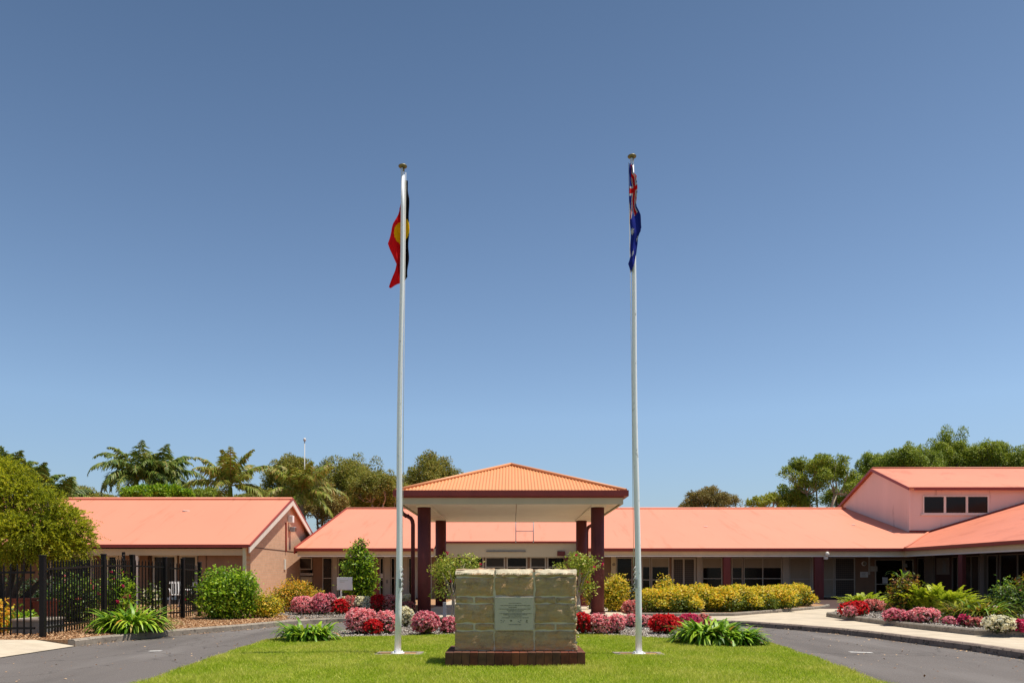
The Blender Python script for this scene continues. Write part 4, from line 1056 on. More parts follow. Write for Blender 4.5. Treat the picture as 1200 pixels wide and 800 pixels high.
# ------------------------------------------------------------------ plants
def begonia(label, x, yb, w, h, col, grp='flowering begonias in the beds', Yo=None, z=.045, cat='flowers', name='flowering_begonia'):
    Y = F * (CH - z) / (yb - HY)
    X = (x - 600) / F * Y; W_ = w / F * Y / 2; H = h / F * Y
    t = thing(name, label, cat, (X, Y, z), grp)
    b = MB()
    for k in range(6):
        a = k * 1.05; b.tube([(X, Y, z - .01), (X + W_ * .5 * math.cos(a), Y + W_ * .4 * math.sin(a), z + H * .55)], [.012, .006], 5)
    b.build('stem', 'bark', t)
    lob = []
    for k in range(7):
        a = random.uniform(0, 6.28); r = random.uniform(.15, .5)
        lob.append(((X + W_ * r * math.cos(a), Y + W_ * r * math.sin(a), z + H * random.uniform(.36, .52)), (W_ * .55, W_ * .5, H * .48)))
    lob.append(((X, Y, z + H * .45), (W_ * .85, W_ * .7, H * .48)))
    area = W_ * H
    foliage('foliage', 'l_bronze', t, lob, int(1500 * area / .12 * .4) + 120, .06, .75, .3, .98, up=.2, zmin=z + .01)
    # blossoms: clusters of rounded petals in tight rosettes
    n = int(680 * area / .12 * .75) + 110
    p, nr = shell_points(lob, n, .95, 1.12, .45)
    k = p[:, 2] > z + H * .16; p = p[k]; nr = nr[k]; n = len(p)
    V = []
    for j in range(4):
        a = rdir(n) * .9 + nr * .25
        s = rng.uniform(.036, .055, n)
        V.append(leaf_quads(p + rng.normal(size=p.shape) * .004, a, nr + rdir(n) * .3, s, s * 1.0, .15).reshape(n, 4, 3))
    V = np.concatenate(V, 0).reshape(-1, 3)
    fast_mesh('blossoms', V, 4, col, t)
    return t
def BG(l, x, yb, w, h, c, g, **k): return begonia(l, x, yb, w * 1.12, h * 1.04, c, g, **k)
fI, fL, fR = 'begonias on the island bed', 'begonias along the upper left bed', 'begonias along the right bed'
BG('pink begonia mound in the island bed between the strap-leaved clump and the left flagpole', 423, 742, 37, 29, 'f_pink', fI)
BG('red begonia tucked against the right side of the pink mound left of the flagpole', 437, 743, 22, 17, 'f_red', fI)
BG('pink begonia standing directly behind the left flagpole base', 453, 742, 24, 25, 'f_pink', fI)
BG('creamy white begonia just right of the left flagpole', 476, 734, 18, 22, 'f_white', fI)
BG('dusky deep pink begonia in front of the left canopy column', 499, 743, 33, 27, 'f_deep', fI)
BG('small deep pink begonia next to the left edge of the stone monument', 525, 742, 19, 19, 'f_deep', fI)
BG('bright red begonia next to the right edge of the stone monument', 683, 743, 20, 24, 'f_red', fI)
BG('pale pink begonia in front of the right canopy column', 701, 743, 24, 23, 'f_pink', fI)
BG('round pale pink begonia between the right column and the right flagpole', 722, 742, 24, 21, 'f_pink', fI)
BG('low pink begonia left of the right flagpole, behind the gravel', 741, 735, 22, 15, 'f_pink', fI)
BG('low pink begonia right behind the right flagpole', 757, 735, 22, 14, 'f_pink', fI)
BG('large red begonia right of the right flagpole', 781, 742, 34, 22, 'f_red', fI)
BG('hot pink begonia between the red one and the right strap-leaved clump', 806, 738, 26, 18, 'f_hot', fI)
BG('coral tipped begonia at the far right end of the island row, behind the strap leaves', 822, 736, 20, 16, 'f_coral', fI)
zb = KZ
BG('broad pink begonia under the orange shrub at the left end of the upper bed', 358, 720, 32, 21, 'f_pink', fL, z=zb)
BG('deep pink begonia beside the broad pink one in the upper bed', 381, 720, 26, 24, 'f_deep', fL, z=zb)
BG('compact red begonia below the white sign board', 397, 720, 20, 18, 'f_red', fL, z=zb)
BG('pale white begonia directly under the sign board panel', 403, 711, 18, 12, 'f_white', fL, z=zb)
BG('coral begonia between the red one and the white one below the conical shrub', 411, 718, 16, 19, 'f_coral', fL, z=zb)
BG('white begonia in front of the conical shrub', 426, 718, 22, 19, 'f_white', fL, z=zb)
BG('scarlet begonia right of the white one under the conical shrub', 442, 718, 19, 21, 'f_red', fL, z=zb)
BG('coral pink begonia left of the left flagpole in the upper bed', 457, 718, 20, 21, 'f_coral', fL, z=zb)
BG('cream and coral begonia behind the right side of the left flagpole', 474, 712, 22, 15, 'f_white', fL, z=zb)
BG('coral begonia between the left flagpole and the canopy downpipe', 478, 717, 15, 12, 'f_coral', fL, z=zb)
BG('pink begonia in front of the golden shrub beside the right column', 739, 721, 22, 17, 'f_coral', fR, z=zb)
zr = KZ + .09
BG('red begonia with a pink heart at the tip of the raised right bed', 1000, 722, 28, 17, 'f_red', fR, z=zr)
BG('pink begonia growing through the red one at the tip of the right bed', 996, 722.5, 16, 12, 'f_pink', fR, z=zr)
BG('light pink begonia behind the red one at the tip of the right bed', 1021, 717, 26, 14, 'f_coral', fR, z=zr)
BG('dusky pink begonia in the right bed below the croton bush', 1048, 728, 26, 14, 'f_deep', fR, z=zr)
BG('pink begonia in the right bed beside the dusky one', 1066, 729, 22, 13, 'f_deep', fR, z=zr)
BG('pink begonia with a violet tint in the middle of the right bed', 1084, 730, 28, 17, 'f_pink', fR, z=zr)
BG('small faded begonia alone on the gravel in the middle of the right bed', 1112, 732, 14, 9, 'f_deep', fR, z=zr)
BG('hot pink begonia left of the faded coral one near the white mound', 1130, 734, 13, 13, 'f_hot', fR, z=zr)
BG('faded coral begonia between the hot pink one and the white mound', 1144, 735, 18, 11, 'f_coral', fR, z=zr)
BG('big creamy white begonia mound in the right bed', 1172, 740, 32, 18, 'f_white', fR, z=zr)
BG('hot pink begonia right of the white mound at the picture edge', 1197, 740, 22, 13, 'f_hot', fR, z=zr)

def strap_plant(label, x, yb, w, h, z, n=200, Wd=.05, mats=('l_strap', 'l_strap_old'), old=.03, grp='strap-leaved clumps', name='strap_leaf_plant', Y=None, upright=0):
    Y = Y or F * (CH - z) / (yb - HY)
    X = (x - 600) / F * Y; W_ = w / F * Y / 2; H = h / F * Y
    t = thing(name, label, 'plant', (X, Y, z), grp)
    def mk(n, nm, m):
        a = rng.uniform(0, 2 * np.pi, n); r = np.sqrt(rng.uniform(0, 1, n)) * W_ * .72
        B = np.stack([X + r * np.cos(a), Y + r * np.sin(a) * .8, np.full(n, z)], 1)
        az = a + rng.normal(0, .7, n)
        tilt = rng.uniform(.75, 1.5, n); tilt = np.clip(tilt + upright, .5, 1.55)
        Ln = rng.uniform(.6, 1.15, n) * H * 1.12
        bend = rng.uniform(1.3, 2.9, n) * (1 - upright)
        Vt = strap_blades(B, az, tilt, Ln, Wd * rng.uniform(.7, 1.3, n), bend, 6)
        Vt[:, :, :, 2] = np.maximum(Vt[:, :, :, 2], z + .005)
        return strip_mesh(nm, Vt, m, t)
    mk(n, 'leaves', mats[0])
    if old: mk(max(4, int(n * old)), 'spent_leaves', mats[1])
    return t
strap_plant('small strap-leaved clump on the lawn corner left of the left flagpole', 361, 750, 62, 32, .03, 320, .055)
strap_plant('large lush strap-leaved clump at the right end of the island bed', 832, 753, 70, 36, .045, 620, .065)
strap_plant('strap-leaved clump at the lawn edge beside the right driveway', 866, 755, 46, 28, .03, 380, .065)
strap_plant('strap-leaved lily clump in front of the black fence by the left driveway', 152, 739.5, 68, 38, KZ, 520, .06)

def shrub(label, x, yb, w, h, mat_, size=.07, n=2600, z=KZ, lobes=7, asp=.55, depth=None, Y=None, name='garden_shrub', grp=None, cat='shrub', inner=None, fl=None, flat=.5, shape=None, stems='bark'):
    Y = Y or F * (CH - z) / (yb - HY)
    X = (x - 600) / F * Y; W_ = w / F * Y / 2; H = h / F * Y; D_ = (depth or w) / F * Y / 2
    t = thing(name, label, cat, (X, Y, z), grp)
    lob = []
    if shape: lob = shape(X, Y, z, W_, H)
    else:
        for k in range(lobes):
            a = 2 * math.pi * k / lobes + random.uniform(-.3, .3); r = random.uniform(.35, .6)
            lob.append(((X + W_ * r * math.cos(a), Y + D_ * r * math.sin(a), z + H * random.uniform(.38, .68)), (W_ * random.uniform(.38, .5), D_ * .48, H * random.uniform(.28, .36))))
        lob.append(((X, Y, z + H * .6), (W_ * .62, D_ * .62, H * .40)))
        lob.append(((X, Y, z + H * .36), (W_ * .82, D_ * .8, H * .36)))
        lob.append(((X, Y, z + H * .18), (W_ * .86, D_ * .82, H * .2)))
    b = MB()
    for c, r in lob:
        m_ = Vector((X, Y, z)).lerp(Vector(c), .5) + Vector((0, 0, .1 * H))
        b.tube([(X + random.uniform(-.04, .04), Y + random.uniform(-.04, .04), z - .02), m_, Vector(c) + Vector((0, 0, r[2] * .5))], [.03, .018, .006], 5)
    b.build('stem', stems, t)
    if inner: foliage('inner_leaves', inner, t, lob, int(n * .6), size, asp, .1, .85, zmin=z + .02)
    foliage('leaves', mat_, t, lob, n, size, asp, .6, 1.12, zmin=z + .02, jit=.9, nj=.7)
    if fl:
        col, m, s = fl; p, nr = shell_points(lob, m, 1.0, 1.15, .3); V = []
        for j in range(6):
            sz = rng.uniform(s * .7, s * 1.2, m); V.append(leaf_quads(p, rdir(m) + nr * .5, nr + rdir(m) * .4, sz, sz * .9, .15).reshape(m, 4, 3))
        fast_mesh('blossoms', np.concatenate(V, 0).reshape(-1, 3), 4, col, t)
    return t
# left garden
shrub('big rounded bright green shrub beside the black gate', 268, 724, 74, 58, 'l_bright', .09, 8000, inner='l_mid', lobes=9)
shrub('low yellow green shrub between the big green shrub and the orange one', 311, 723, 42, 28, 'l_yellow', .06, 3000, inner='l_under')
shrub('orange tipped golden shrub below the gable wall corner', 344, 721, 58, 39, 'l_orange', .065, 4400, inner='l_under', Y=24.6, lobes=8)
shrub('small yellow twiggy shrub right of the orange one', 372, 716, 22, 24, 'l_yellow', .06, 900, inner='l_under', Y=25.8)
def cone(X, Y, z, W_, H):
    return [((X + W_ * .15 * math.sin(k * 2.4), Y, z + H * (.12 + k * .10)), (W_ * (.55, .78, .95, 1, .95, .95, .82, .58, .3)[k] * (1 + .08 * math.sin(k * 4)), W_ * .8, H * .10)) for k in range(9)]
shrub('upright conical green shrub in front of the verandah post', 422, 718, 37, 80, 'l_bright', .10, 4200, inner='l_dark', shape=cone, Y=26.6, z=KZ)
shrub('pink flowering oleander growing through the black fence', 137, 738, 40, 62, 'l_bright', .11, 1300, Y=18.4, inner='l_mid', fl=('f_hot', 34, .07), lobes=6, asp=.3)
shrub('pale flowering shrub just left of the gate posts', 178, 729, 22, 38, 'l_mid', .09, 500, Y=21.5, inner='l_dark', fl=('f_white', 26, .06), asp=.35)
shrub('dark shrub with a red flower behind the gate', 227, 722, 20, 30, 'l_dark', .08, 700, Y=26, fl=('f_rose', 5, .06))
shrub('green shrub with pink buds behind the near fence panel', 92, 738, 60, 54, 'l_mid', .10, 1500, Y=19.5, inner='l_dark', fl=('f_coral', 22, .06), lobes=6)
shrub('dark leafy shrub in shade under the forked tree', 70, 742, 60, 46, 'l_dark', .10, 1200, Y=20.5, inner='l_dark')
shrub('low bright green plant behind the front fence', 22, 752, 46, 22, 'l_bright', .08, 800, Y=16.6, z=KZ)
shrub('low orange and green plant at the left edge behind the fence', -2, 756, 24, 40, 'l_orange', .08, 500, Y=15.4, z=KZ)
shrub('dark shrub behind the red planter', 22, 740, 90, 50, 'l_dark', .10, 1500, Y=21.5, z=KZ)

# centre/right
shrub('golden shrub with orange tips right of the right canopy column', 720, 723, 34, 42, 'l_yellow', .075, 4200, Y=25.2, inner='l_under', lobes=8)
shrub('golden shrub peeping between the canopy downpipe and the right column', 692, 721, 16, 46, 'l_yellow', .08, 900, Y=27, inner='l_under')
shrub('dark rounded shrub under the window behind the golden hedge', 740, 712, 20, 24, 'l_dark', .08, 700, Y=30)
def hedge():
    t = thing('golden_hedge', 'long mounded golden yellow hedge in front of the verandah windows', 'hedge', (7, 26.5, KZ + .06))
    lob = []; low_ = []
    spec0 = [(760, 720, 37, 26), (782, 719, 42, 26), (800, 720, 38, 25.8), (822, 719, 42, 26.2), (845, 720, 44, 26.4), (866, 720, 44, 26.6), (887, 718, 40, 27.3), (905, 718, 40, 28.0), (922, 715, 36, 29.2), (938, 713, 34, 30.4), (893, 718, 18, 27.2), (811, 719, 20, 25.4), (858, 717, 44, 28), (915, 712, 44, 31)]
    spec = [(x, yb, w * 1.08, 23.4 + (Y - 25.6) * .95) for (x, yb, w, Y) in spec0]
    for (x, yb, w, Y) in spec:
        X = (x - 600) / F * Y; wy_ = w / F * Y / 2; top = {893: 698, 811: 701}.get(x, 687 + random.uniform(-4, 4)); Y += random.uniform(-.35, .35); 
        zt_ = CH + (HY - top) / F * Y; zb_ = KZ + .04; zc = (zt_ + zb_) / 2
        lob.append(((X, Y, zt_ - (zt_ - zb_) * .42), (wy_ * .75, .62, (zt_ - zb_) * .42)))
        for s in (-1, 1):
            if random.random() < .6: lob.append(((X + s * wy_ * .5, Y - .45, zc - random.uniform(.0, .2)), (wy_ * .42, .35, (zt_ - zb_) * random.uniform(.26, .36))))
        low_.append(((X, Y - .15, zb_ + (zt_ - zb_) * .35), (wy_ * 1.0, .6, (zt_ - zb_) * .42)))
    b = MB()
    for c, r in lob[::2]: b.tube([(c[0], c[1], KZ), (c[0] + random.uniform(-.15, .15), c[1], c[2])], [.03, .012], 5)
    b.build('stem', 'bark', t)
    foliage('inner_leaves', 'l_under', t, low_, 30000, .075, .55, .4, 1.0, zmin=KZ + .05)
    foliage('leaves', 'l_yellow', t, lob, 40000, .07, .6, .8, 1.08, up=.5, zmin=KZ + .22)
hedge()
shrub('rounded green and gold shrub rising behind the hedge near the screen door', 779, 702, 31, 34, 'l_yellow', .085, 1500, Y=30.5, inner='l_mid', z=KZ)

# right bed
def fern(label, x, yb, w, h, m, Y=None, n=70, z=KZ + .09, grp='feathery plants in the right bed', name='feathery_plant', lw=.042, lean=0):
    Y = Y or F * (CH - z) / (yb - HY)
    X = (x - 600) / F * Y; W_ = w / F * Y / 2; H = h / F * Y
    t = thing(name, label, 'plant', (X, Y, z), grp)
    V = []
    for k in range(n):
        a = random.uniform(0, 6.28); r = random.uniform(0, .75) * W_
        p = Vector((X + r * math.cos(a), Y + r * math.sin(a) * .8, z)); d = Vector((math.cos(a) * .8 + lean, math.sin(a) * .6, random.uniform(.9, 2.2))).normalized()
        Ln = H * random.uniform(.6, 1.1); q = p.copy(); m_ = 26
        side = d.cross(Vector((0, 0, 1))).normalized()
        for i in range(m_):
            f = i / m_; d = (d + Vector((0, 0, -.035 - .05 * f))).normalized(); q = q + d * Ln / m_
            if f < .12: continue
            for s in (-1, 1):
                ll = (.16 * (1 - f) + .05) * random.uniform(.7, 1.2)
                dd = (d * .8 + side * s * .7 + Vector((0, 0, random.uniform(-.2, .3)))).normalized(); w_ = dd.cross(side.cross(d)).normalized() * lw * .5
                V += [q, q + dd * ll * .5 + w_, q + dd * ll, q + dd * ll * .5 - w_]
    fast_mesh('fronds', np.array([tuple(v) for v in V]), 4, m, t)
    return t
fern('feathery yellow green fern left of the croton bush behind the red flowers', 1012, 714, 38, 26, 'l_fern', Y=24.4)
fern('feathery bright green fern right behind the light pink flowers', 1034, 716, 34, 18, 'l_fern', Y=23.6)
fern('broad feathery green plant right of the croton bush', 1088, 720, 56, 42, 'l_fern', Y=21.2, n=200, lean=.2)
fern('tall leaning feathery plant in the middle of the right bed', 1114, 722, 52, 40, 'l_fern', Y=20.7, n=170, lean=.35)
shrub('round green and bronze croton bush topped by a spiky plant, near the bed tip', 1060, 714, 38, 45, 'l_croton', .10, 2600, Y=21.4, inner='l_dark', z=KZ + .09, asp=.45)
strap_plant('spiky green rosette poking out of the top of the croton bush', 1057, 0, 14, 17, CH + (HY - 676) / F * 21.5, 12, .035, Y=21.5, old=0, grp='spiky plants in the right bed', name='spiky_rosette')
shrub('orange leaved croton behind the feathery plants', 1075, 706, 20, 24, 'l_orange', .10, 260, Y=24.5, z=KZ + .09, asp=.35)
strap_plant('dark cordyline with green and red strap leaves in the right bed', 1128, 727, 40, 34, KZ + .09, 200, .045, ('l_cordy', 'l_strap_old'), .04, 'spiky plants in the right bed', 'cordyline')
strap_plant('dark strappy cordyline behind the white begonia mound', 1152, 729, 50, 36, KZ + .09, 280, .045, ('l_cordy', 'l_strap'), .3, 'spiky plants in the right bed', 'cordyline')
shrub('open leafy rose bush with tall shoots at the right end of the bed', 1186, 732, 44, 42, 'l_mid', .09, 1300, Y=19.2, z=KZ + .09, inner='l_dark', lobes=8, fl=('f_coral', 8, .04))
shrub('tall leafy shoot rising above the right bed near the picture edge', 1176, 728, 18, 50, 'l_bright', .07, 230, Y=20.2, z=KZ + .09, lobes=4)
shrub('bronze leaved bush at the far right edge of the bed', 1203, 722, 30, 48, 'l_croton', .09, 900, Y=21.5, z=KZ + .09, inner='l_dark')
shrub('low dark groundcover under the feathery plants of the right bed', 1100, 724, 90, 18, 'l_dark', .08, 1800, Y=22.4, z=KZ + .09, depth=50)

# standard roses behind the monument
def rose(label, x, w, ytop, ybot, Y, trunks, side):
    X = (x - 600) / F * Y; t = thing('standard_rose', label, 'rose bush', (X, Y, .045), 'standard roses flanking the monument')
    W_ = w / F * Y / 2; zt_ = CH + (HY - ytop) / F * Y; zb_ = CH + (HY - ybot) / F * Y; zc = (zt_ + zb_) / 2; H = (zt_ - zb_) / 2
    lob = []
    for k in range(11):
        a = random.uniform(0, 6.28); r = random.uniform(.25, .72)
        lob.append(((X + W_ * r * math.cos(a), Y + W_ * .8 * r * math.sin(a), zc + H * random.uniform(-.15, .45)), (W_ * .30, W_ * .30, H * .34)))
    lob.append(((X - side * W_ * .35, Y, zb_ + H * .25), (W_ * .35, W_ * .3, H * .3)))
    b = MB(); top = Vector((X, Y, zb_ + H * .3))
    for dx in trunks:
        b.tube([(X + dx, Y, .03), (X + dx * .7 + .02, Y + .02, .5), top], [.028, .022, .020], 7)
    for c, r in lob: b.tube([top - Vector((0, 0, .25)), top.lerp(Vector(c), .5) + Vector((random.uniform(-.05, .05), 0, -.04)), c], [.014, .009, .004], 5)
    b.build('stem', 'pale_bark', t)
    foliage('leaves', 'l_rose', t, lob, 2100, .06, .6, .2, 1.25)
    # loose outer shoots
    p, nr = shell_points(lob, 220, 1.0, 1.35, .4); s = rng.uniform(.035, .06, 220)
    fast_mesh('shoot_leaves', leaf_quads(p, nr + rdir(220), rdir(220), s, s * .6, .1), 4, 'l_rose', t)
    m = 11; p, nr = shell_points(lob, m, 1.0, 1.3, .3)
    V = []
    for j in range(8):
        sz = rng.uniform(.03, .05, m); V.append(leaf_quads(p + rng.normal(size=p.shape) * .006, rdir(m), rdir(m), sz, sz, .15).reshape(m, 4, 3))
    fast_mesh('blossoms', np.concatenate(V, 0).reshape(-1, 3), 4, 'f_rose', t)
rose('standard rose bush left of the monument, in front of the left column', 531, 74, 637, 701, 17.6, (-.06, .02), 1)
rose('standard rose bush right of the monument, in front of the right column', 677, 66, 641, 696, 17.6, (.0, .07, -.05), -1)

# ------------------------------------------------------------------ trees
def tree(label, x, w, ytop, Y, m, ybase_crown, n=9000, leaf=.16, trunk='bark', name='gum_tree', grp='trees behind the buildings', clumps=16, flat=.50, dens=1.6, seed=0, profile=None, trunk_r=.28, z0=0, cl=.31, split=.45, low=.0, asp=.45):
    rs = random.Random(seed or int(x * 7 + Y)); X = (x - 600) / F * Y; W_ = w / F * Y / 2
    zt_ = CH + (HY - ytop) / F * Y; zb_ = CH + (HY - ybase_crown) / F * Y; H = zt_ - zb_
    t = thing(name, label, 'tree', (X, Y, z0), grp)
    lob = []
    for k in range(clumps):
        a = 2.4 * k + rs.uniform(-.4, .4); r = math.sqrt((k + .5) / clumps) * .80
        prof = math.sqrt(max(0, 1 - (r * 1.05) ** 2))
        zz = zb_ + H * (low + (.78 * prof + .02) * rs.uniform(.72, 1.0))
        s = cl * rs.uniform(.75, 1.25)
        lob.append(((X + W_ * r * math.cos(a), Y + W_ * .8 * r * math.sin(a), zz), (W_ * s, W_ * s, H * flat * s * 1.6)))
    b = MB(); fork = Vector((X + rs.uniform(-.3, .3), Y, z0 + (zb_ - z0) * split + .5))
    b.tube([(X, Y, z0 - .1), (X + rs.uniform(-.2, .2), Y, z0 + (fork.z - z0) * .5), fork], [trunk_r, trunk_r * .8, trunk_r * .65], 9); b.build('trunk', trunk, t)
    b = MB()
    mains = []
    for k in range(5):
        a = 1.26 * k + rs.uniform(-.3, .3); e = Vector((X + W_ * .38 * math.cos(a), Y + W_ * .3 * math.sin(a), zb_ + H * rs.uniform(.15, .4)))
        mid = fork.lerp(e, .5) + Vector((rs.uniform(-.2, .2), 0, rs.uniform(-.1, .3)))
        b.tube([fork, mid, e], [trunk_r * .45, trunk_r * .34, trunk_r * .24], 7); mains.append(e)
    for c, r in lob:
        c = Vector(c); e = min(mains, key=lambda q: (q - c).length); mid = e.lerp(c, .5) + Vector((rs.uniform(-.2, .2), rs.uniform(-.2, .2), -.1 * H * rs.random()))
        b.tube([e, mid, c + Vector((0, 0, r[2] * .3))], [trunk_r * .22, trunk_r * .15, trunk_r * .05], 6)
        for q in range(3):
            d = Vector((rs.uniform(-1, 1) * r[0], rs.uniform(-1, 1) * r[1], rs.uniform(.1, .9) * r[2])); b.tube([mid, c + d * .8], [trunk_r * .10, trunk_r * .03], 4)
    b.build('branches', trunk, t)
    # each clump breaks up into tufts
    sub = []
    for c, r in lob:
        for q in range(8):
            d = Vector((rs.gauss(0, 1), rs.gauss(0, 1), rs.gauss(.25, .8))).normalized() * rs.uniform(.5, .9)
            f = rs.uniform(.30, .56)
            sub.append(((c[0] + d.x * r[0], c[1] + d.y * r[1], c[2] + d.z * r[2]), (r[0] * f, r[1] * f, r[2] * f * 1.15)))
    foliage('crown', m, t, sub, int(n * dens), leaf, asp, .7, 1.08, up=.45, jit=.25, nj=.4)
    return t
tree('olive gum tree with a domed crown left of the antenna mast', 345, 84, 536, 62, 'l_gum', 596, 16000, .17, 'pale_bark', clumps=20)
tree('broad olive gum tree with pale branches behind the gable and the low roof', 410, 100, 534, 66, 'l_gum', 606, 22000, .17, 'pale_bark', clumps=26)
tree('olive gum tree with a forked pale trunk just left of the left flagpole', 448, 76, 549, 60, 'l_gum', 612, 16000, .16, 'pale_bark', clumps=20)
tree('gum tree rising behind the left corner of the canopy roof', 508, 84, 535, 68, 'l_gum', 606, 18000, .17, 'pale_bark', clumps=20)
tree('brownish olive tree filling in low behind the palm', 372, 90, 562, 58, 'l_gum_brown', 626, 15000, .16, 'bark', clumps=20)
tree('low olive scrub tree behind the low roof near the left flagpole', 440, 110, 572, 63, 'l_gum', 622, 14000, .16, 'bark', clumps=20)
tree('small brownish tree above the ridge right of the right flagpole', 832, 66, 570, 70, 'l_gum_brown', 606, 11000, .16, 'pale_bark', clumps=16, name='small_tree')
tree('tiny brownish treetop at the left of the small brown tree', 804, 24, 588, 74, 'l_gum_brown', 606, 1500, .16, 'pale_bark', clumps=6, name='small_tree')
tree('bright yellow green small tree left of the tall spreading tree', 900, 52, 575, 66, 'l_yellow_tree', 604, 3600, .16, 'pale_bark', clumps=12, cl=.24, name='small_tree')
tree('tall spreading tree with pale open branches left of the clerestory gable', 960, 112, 521, 66, 'l_fig', 606, 17000, .17, 'pale_bark', clumps=24, cl=.21, flat=.34, name='spreading_tree')
tree('darker green lower tree between the spreading tree and the gable', 935, 50, 570, 66, 'l_fig', 606, 7000, .16, 'bark', clumps=12, name='spreading_tree')
tree('dark leafy tree filling the gap at the foot of the gable roof', 990, 60, 560, 70, 'l_fig', 606, 9000, .16, 'bark', clumps=12, name='spreading_tree')
tree('rounded green tree directly behind the gable peak', 1034, 60, 527, 74, 'l_fig', 580, 16000, .17, 'bark', clumps=18, name='leafy_tree')
tree('green tree with yellow green clumps right of the gable peak', 1068, 76, 518, 70, 'l_fig', 580, 18000, .17, 'bark', clumps=20, name='leafy_tree')
tree('tallest dark green tree behind the clerestory roof', 1112, 76, 508, 76, 'l_fig', 580, 18000, .18, 'bark', clumps=20, name='leafy_tree')
tree('broad green tree at the right behind the clerestory roof', 1160, 80, 512, 74, 'l_fig', 582, 19000, .18, 'bark', clumps=20, name='leafy_tree')
tree('green tree cut by the right picture edge above the roof', 1206, 70, 522, 72, 'l_fig', 582, 16000, .18, 'bark', clumps=18, name='leafy_tree')
# low greenery behind the left roof
tree('bushy light green tree poking above the left ridge under the palms', 165, 58, 567, 46, 'l_bright', 596, 7000, .16, 'bark', clumps=12, name='bushy_tree')
tree('bushy green tree above the left ridge right of the pale one', 205, 48, 568, 47, 'l_bright', 596, 6000, .16, 'bark', clumps=10, name='bushy_tree')
tree('dark low tree above the ridge between the two palms', 243, 60, 572, 56, 'l_fig', 598, 6000, .15, 'bark', clumps=12, name='bushy_tree')
tree('dark low tree above the ridge right of the yellowing palm', 305, 70, 570, 60, 'l_gum', 600, 8000, .15, 'bark', clumps=12, name='bushy_tree')
tree('low olive tree above the left end of the ridge', 90, 90, 571, 60, 'l_gum', 598, 9000, .15, 'bark', clumps=12, name='bushy_tree')

def palm(label, x, y, Y, n, Ls, m, seed, up=(-.2, 1.35), droop=1.7, grp='palms behind the left building', lf=.66, only=None):
    rs = random.Random(seed); c = P(x, y, Y); t = thing('feather_palm', label, 'palm tree', (c.x, Y, 0), grp)
    b = MB(); b.tube([(c.x, Y, -.1), (c.x + .1, Y, c.z * .5), (c.x, Y, c.z - .8), (c.x, Y, c.z)], [.20, .16, .14, .09], 9); b.build('trunk', 'palm_trunk', t)
    b = MB(); b.tube([(c.x, Y, c.z - .75), (c.x, Y, c.z - .2), (c.x, Y, c.z + .15)], [.15, .13, .05], 9); b.build('crownshaft', 'l_mid', t)
    V = []; rb = MB()
    for k in range(n):
        az = 2.39996 * k + rs.uniform(-.25, .25); el = up[0] + (up[1] - up[0]) * ((k + .5) / n) ** .8 + rs.uniform(-.12, .12)
        Ln = Ls * rs.uniform(.8, 1.1) * (.85 if el > 1.2 else 1); seg = 34; p = c.copy()
        hz = Vector((math.cos(az), math.sin(az), 0)); side = Vector((-math.sin(az), math.cos(az), 0)); pts = [p.copy()]; ang = el
        dr = droop * rs.uniform(.8, 1.2) * (.75 if el > 1.1 else 1)
        for i in range(seg):
            f = i / seg; ang -= dr / seg * (.3 + 1.5 * f)
            d = hz * math.cos(ang) + Vector((0, 0, 1)) * math.sin(ang); p = p + d * Ln / seg; pts.append(p.copy())
            if f < .10: continue
            ll = lf * math.sin(min(1, (f - .05) * 1.25) * math.pi * .86 + .25) + .12
            for s in (-1, 1):
                for rep in range(2):
                    q = p - d * Ln / seg * rs.random()
                    dd = (side * s * rs.uniform(.6, 1.0) + d * .55 + Vector((0, 0, rs.uniform(-.9, .15)))).normalized()
                    l1 = ll * rs.uniform(.8, 1.1); w_ = d * .048
                    e = q + dd * l1 * .5; tip = e + (dd + Vector((0, 0, -.7))).normalized() * l1 * .5
                    V += [q - w_ * .6, q + w_ * .6, e + w_, e - w_, e - w_, e + w_, tip + w_ * .2, tip - w_ * .2]
        rb.tube(pts[::3] + [pts[-1]], [.035 * (1 - i / 13) + .008 for i in range(len(pts[::3]) + 1)], 5, cap=False)
    fast_mesh('fronds', np.array([tuple(v) for v in V]), 4, m, t)
    rb.build('frond_stalks', 'l_palm_yellow', t)
    return t
palm('tall palm with drooping dark fronds above the left roof', 160, 561, 52, 22, 3.9, 'l_palm', 3, (-.1, 1.35), 1.9)
palm('second dark drooping palm just right of the tallest one', 189, 561, 53, 20, 3.5, 'l_palm', 5, (.0, 1.4), 1.9)
palm('yellowing palm with upright spear leaves above the left ridge', 270, 569, 50, 17, 3.2, 'l_palm_yellow', 8, (-.1, 1.5), 1.1)
palm('grey green palm with hanging fronds behind the gable peak', 353, 578, 52, 20, 3.2, 'l_palm_yellow', 12, (-.4, 1.45), 1.3)
palm('small palm behind the feathery tree near the left end of the roof', 42, 572, 52, 8, 2.6, 'l_palm', 14, (.1, 1.5), 1.0)
palm('palm crown just above the feathery tree at the far left', 10, 556, 52, 8, 2.6, 'l_palm', 17, (.3, 1.5), 1.2)
palm('low palm with a frond arching over the left end of the ridge', 72, 584, 50, 8, 2.3, 'l_palm', 19, (.2, 1.3), 1.0)

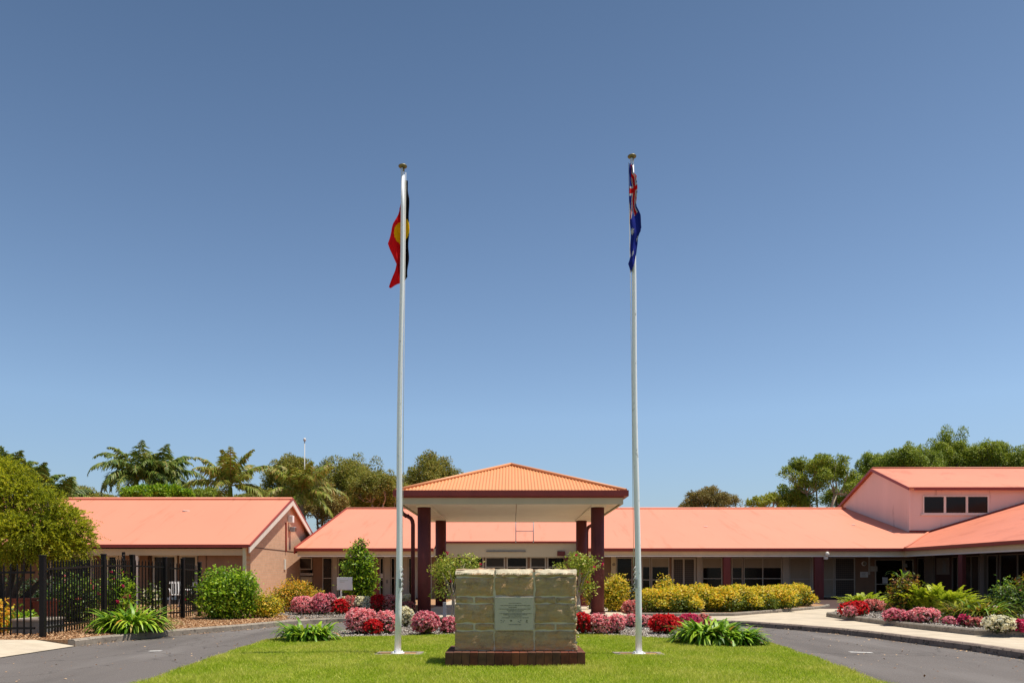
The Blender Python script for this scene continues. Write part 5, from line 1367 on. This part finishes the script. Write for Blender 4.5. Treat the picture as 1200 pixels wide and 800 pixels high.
# feathery tree at the left front
def feathery():
    Y = 17.8; X0 = (2 - 600) / F * Y; t = thing('feathery_tree', 'spreading feathery golden green tree overhanging the black fence at the left', 'tree', (X0, Y, KZ))
    b = MB(); base = Vector((X0, Y, KZ - .05))
    forks = [(-1.1, -.1, 1.6), (-.35, .4, 1.9), (.45, -.2, 1.75), (1.15, .1, 1.45), (.8, -.5, 1.3)]
    for (dx, dy, z) in forks:
        b.tube([base + Vector((dx * .08, 0, 0)), base + Vector((dx * .35, dy * .3, .6)), (X0 + dx, Y + dy, z)], [.12, .09, .05], 8)
    b.build('trunk', 'dark_bark', t)
    lob = []
    for (px, py, rx, rz, dy) in ((-60, 590, 60, 45, 0), (-15, 585, 48, 40, .3), (18, 590, 42, 38, -.2), (48, 604, 34, 28, .2), (74, 618, 28, 26, -.2), (90, 632, 20, 18, 0), (30, 625, 44, 24, -.6), (-20, 635, 60, 24, -.4), (62, 640, 40, 14, -.2), (10, 560, 26, 18, 0), (-10, 555, 34, 22, .4), (84, 612, 16, 12, .3), (55, 588, 18, 12, -.4)):
        c = P(px, py, Y + dy); lob.append((tuple(c), (rx / F * Y * .8, rx / F * Y * .7, rz / F * Y * .72)))
    b = MB()
    for c, r in lob:
        c = Vector(c); f = min(forks, key=lambda q: abs(X0 + q[0] - c.x)); s = Vector((X0 + f[0], Y + f[1], f[2]))
        for q in range(6):
            e = c + Vector((random.uniform(-.9, .9) * r[0], random.uniform(-.7, .7) * r[1], random.uniform(-.3, .9) * r[2])); b.tube([s, s.lerp(e, .5) + Vector((0, 0, .08)), e], [.03, .016, .004], 5)
    b.build('branches', 'dark_bark', t)
    # sprays: twigs carrying small narrow leaves, arching outwards
    n = 6800; p, nr = shell_points(lob, n, .6, 1.1, .2)
    V = []
    d = unit(nr + rdir(n) * .5 + np.array([0, 0, .25])); Ln = rng.uniform(.14, .36, n) * np.where(rng.uniform(0, 1, n) > .9, 1.7, 1)
    for i in range(13):
        f = i / 12
        q = p + d * (Ln * f)[:, None] + np.array([0, 0, -1.]) * (Ln * f * f * .45)[:, None]
        for s in (-1, 1):
            a = unit(d + rdir(n) * .9); sz = rng.uniform(.035, .065, n)
            V.append(leaf_quads(q, a, unit(np.array([0, 0, .9]) + nr * .5 + rdir(n) * .7), sz, sz * .42, .1).reshape(n, 4, 3))
    fast_mesh('crown', np.concatenate(V, 0).reshape(-1, 3), 4, 'l_feather', t)
feathery()

# ------------------------------------------------------------------ camera, light
cam = bpy.data.cameras.new('camera'); co = bpy.data.objects.new('camera', cam); C.objects.link(co)
co.location = (0, 0, CH); co.rotation_euler = (R(90), 0, 0)
cam.lens = 27; cam.sensor_width = 36; cam.shift_y = (HY - 400) / 1200; cam.clip_end = 2000; cam.clip_start = .1
bpy.context.scene.camera = co
SE, SA = 72.0, 90.0          # sun elevation, azimuth from +Y (away from the camera) towards +X
sd = Vector((math.sin(R(SA)) * math.cos(R(SE)), math.cos(R(SA)) * math.cos(R(SE)), math.sin(R(SE))))
sun = bpy.data.lights.new('sun', 'SUN'); so = bpy.data.objects.new('sun', sun); C.objects.link(so)
sun.energy = 4.6; sun.angle = R(.53); sun.color = (1, .93, .81)
so.rotation_euler = sd.to_track_quat('Z', 'Y').to_euler()
w = bpy.data.worlds.new('World'); bpy.context.scene.world = w; w.use_nodes = True
nt = w.node_tree; bg = nt.nodes['Background']
sky = N(nt, 'ShaderNodeTexSky'); sky.sky_type = 'NISHITA'; sky.sun_disc = False
sky.sun_elevation = R(SE); sky.sun_rotation = R(SA); sky.air_density = 1.0; sky.dust_density = 1.0; sky.ozone_density = 2.0; sky.altitude = 0
hs = N(nt, 'ShaderNodeHueSaturation'); hs.inputs['Saturation'].default_value = .92
L(nt, sky.outputs[0], hs.inputs['Color'])
tc = N(nt, 'ShaderNodeTexCoord'); sx = N(nt, 'ShaderNodeSeparateXYZ'); L(nt, tc.outputs['Generated'], sx.inputs[0])
gr = ramp(nt, sx.outputs['Z'], [(0, (.70, .76, .86)), (.20, (.88, .98, 1.05)), (.60, (.48, .59, .66))])
L(nt, mix(nt, 1, hs.outputs[0], gr, 'MULTIPLY'), bg.inputs[0]); bg.inputs[1].default_value = .10
sc = bpy.context.scene
sc.view_settings.view_transform = 'Standard'; sc.view_settings.look = 'None'; sc.view_settings.exposure = .42; sc.view_settings.gamma = 1; sc.view_settings.use_curve_mapping = False
sc.cycles.max_bounces = 8; sc.cycles.diffuse_bounces = 4; sc.cycles.transparent_max_bounces = 8
sc.cycles.use_adaptive_sampling = True
